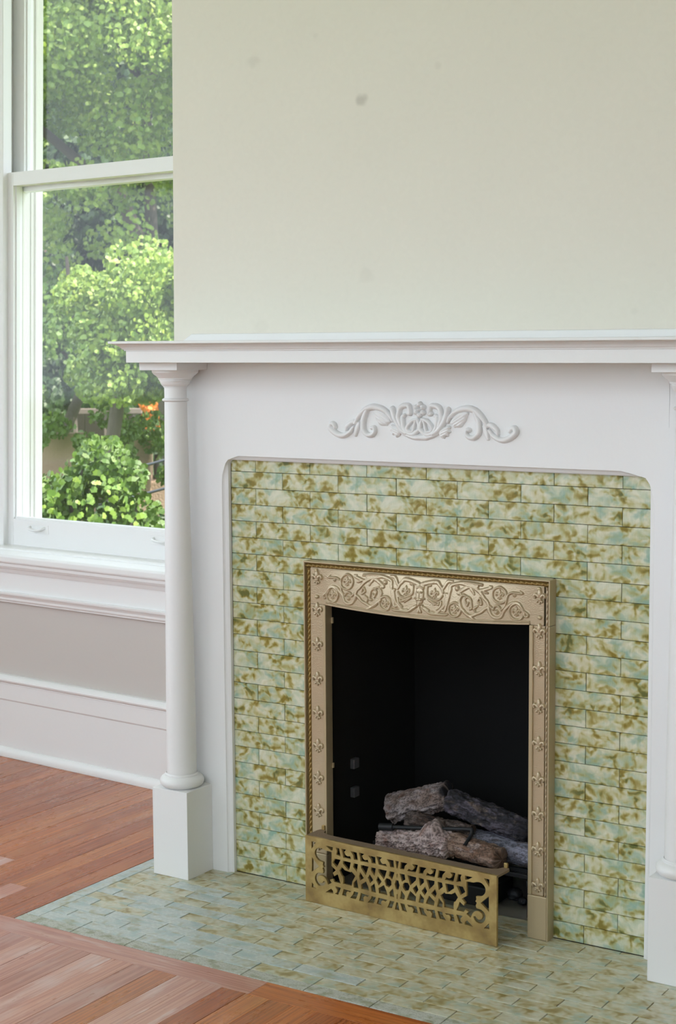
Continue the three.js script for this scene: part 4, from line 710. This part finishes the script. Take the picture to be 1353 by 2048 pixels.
  const laurel = tag(group('hedge'), 'mid green laurel hedge filling the gaps beside the garden shed', 'hedge'); foliage(laurel, [...cloud(14, 16.5, 17.6, -1.6, -0.5, -0.9, 0.75, 0.35, 300, 0.05), ...cloud(14, 16.5, 17.6, 0.45, 1.8, -1.0, 0.2, 0.35, 300, 0.05), ...cloud(16, 15.5, 17, -0.6, 0.6, -1.2, 0.05, 0.3, 300, 0.045), ...cloud(10, 16, 17.6, -1.3, -0.5, 0.8, 2.9, 0.35, 150, 0.045)], greens.deep);
  // shed with posts, and the sunlit garden wall
  const turn = 0.566, place = (o, d, r) => { o.position.copy(garden(d, r, 0)); o.rotation.y = turn; return o; };
  const shed = tag(place(group('garden_shed'), 18, -0.1), 'weathered open garden shed with slender posts and a flat rail behind the trees', 'shed');
  const boards = std({ name: 'shed_boards', color: '#2e2622', roughness: 0.9 }), rail = std({ name: 'shed_rail', color: '#7c706a', roughness: 0.85 });
  for (let k = 0; k < 4; k++) mesh('back_board', bx(-0.6 + k * 0.3, -0.305 + k * 0.3, -1.3, 0.5, -0.62, -0.6, 0.004), boards, shed);
  mesh('top_rail', bx(-0.35, 0.45, 0.5, 0.56, 0, 0.08, 0.006), rail, shed); for (const x of [-0.33, 0.02, 0.35]) mesh('post', bx(x, x + 0.045, -1.3, 0.52, 0.01, 0.06, 0.004), rail, shed);
  mesh('house_siding', bx(-2.0, -0.75, 1.3, 3.1, -0.9, -0.8, 0.01), std({ name: 'brown_siding', color: '#57493f', roughness: 0.9 }), shed);  // upright panel standing for the brown siding of a neighbouring house
  const wall = tag(place(group('garden_wall'), 12.6, 0), 'low tan rendered garden wall with a pier catching the sun behind the near shrub', 'wall');
  const render = std({ name: 'tan_render', color: '#a18a77', roughness: 0.95, bumpMap: scaled(rollBump, 1, 1), bumpScale: 0.01 });
  mesh('wall_body', bx(-1.3, -0.22, -1.3, 0.58, -0.1, 0.1, 0.02), render, wall); mesh('pier', bx(0.18, 0.31, -1.3, 0.55, -0.1, 0.08, 0.02), render, wall); mesh('low_course', bx(-0.2, 1.6, -1.3, 0.2, -0.1, 0.06, 0.02), render, wall);
  const autumn = tag(group('orange_bush'), 'orange leaved bush glowing behind the shed', 'bush'); foliage(autumn, cloud(9, 15.3, 15.8, 0.36, 0.62, 0.48, 0.8, 0.14, 170, 0.034), leafMat('orange_leaf', '#d98a3c'));
  const cable = (label, a) => tag(mesh('overhead_cable', new THREE.TubeGeometry(new THREE.CatmullRomCurve3(a.map((p) => garden(...p))), 40, 0.008, 8), std({ name: 'cable_rubber', color: '#3c4148', roughness: 0.6 })), label, 'cable', 'overhead cables in the garden');
  cable('lower of two dark cables sagging across the bottom of the lower window pane', [[9.6, -3.5, 0.42], [9.2, -0.9, 0.25], [9, -0.36, 0.325], [9, 0, 0.385], [9, 0.4, 0.49], [8.8, 3.0, 1.5]]);
  cable('upper of two dark cables crossing the lower window pane above the hedge', [[9.6, -3.5, 0.7], [9.2, -0.9, 0.5], [9, -0.36, 0.5], [9, 0, 0.55], [9, 0.4, 0.65], [8.8, 3.0, 1.7]]);
}

renderer.render(scene, camera);
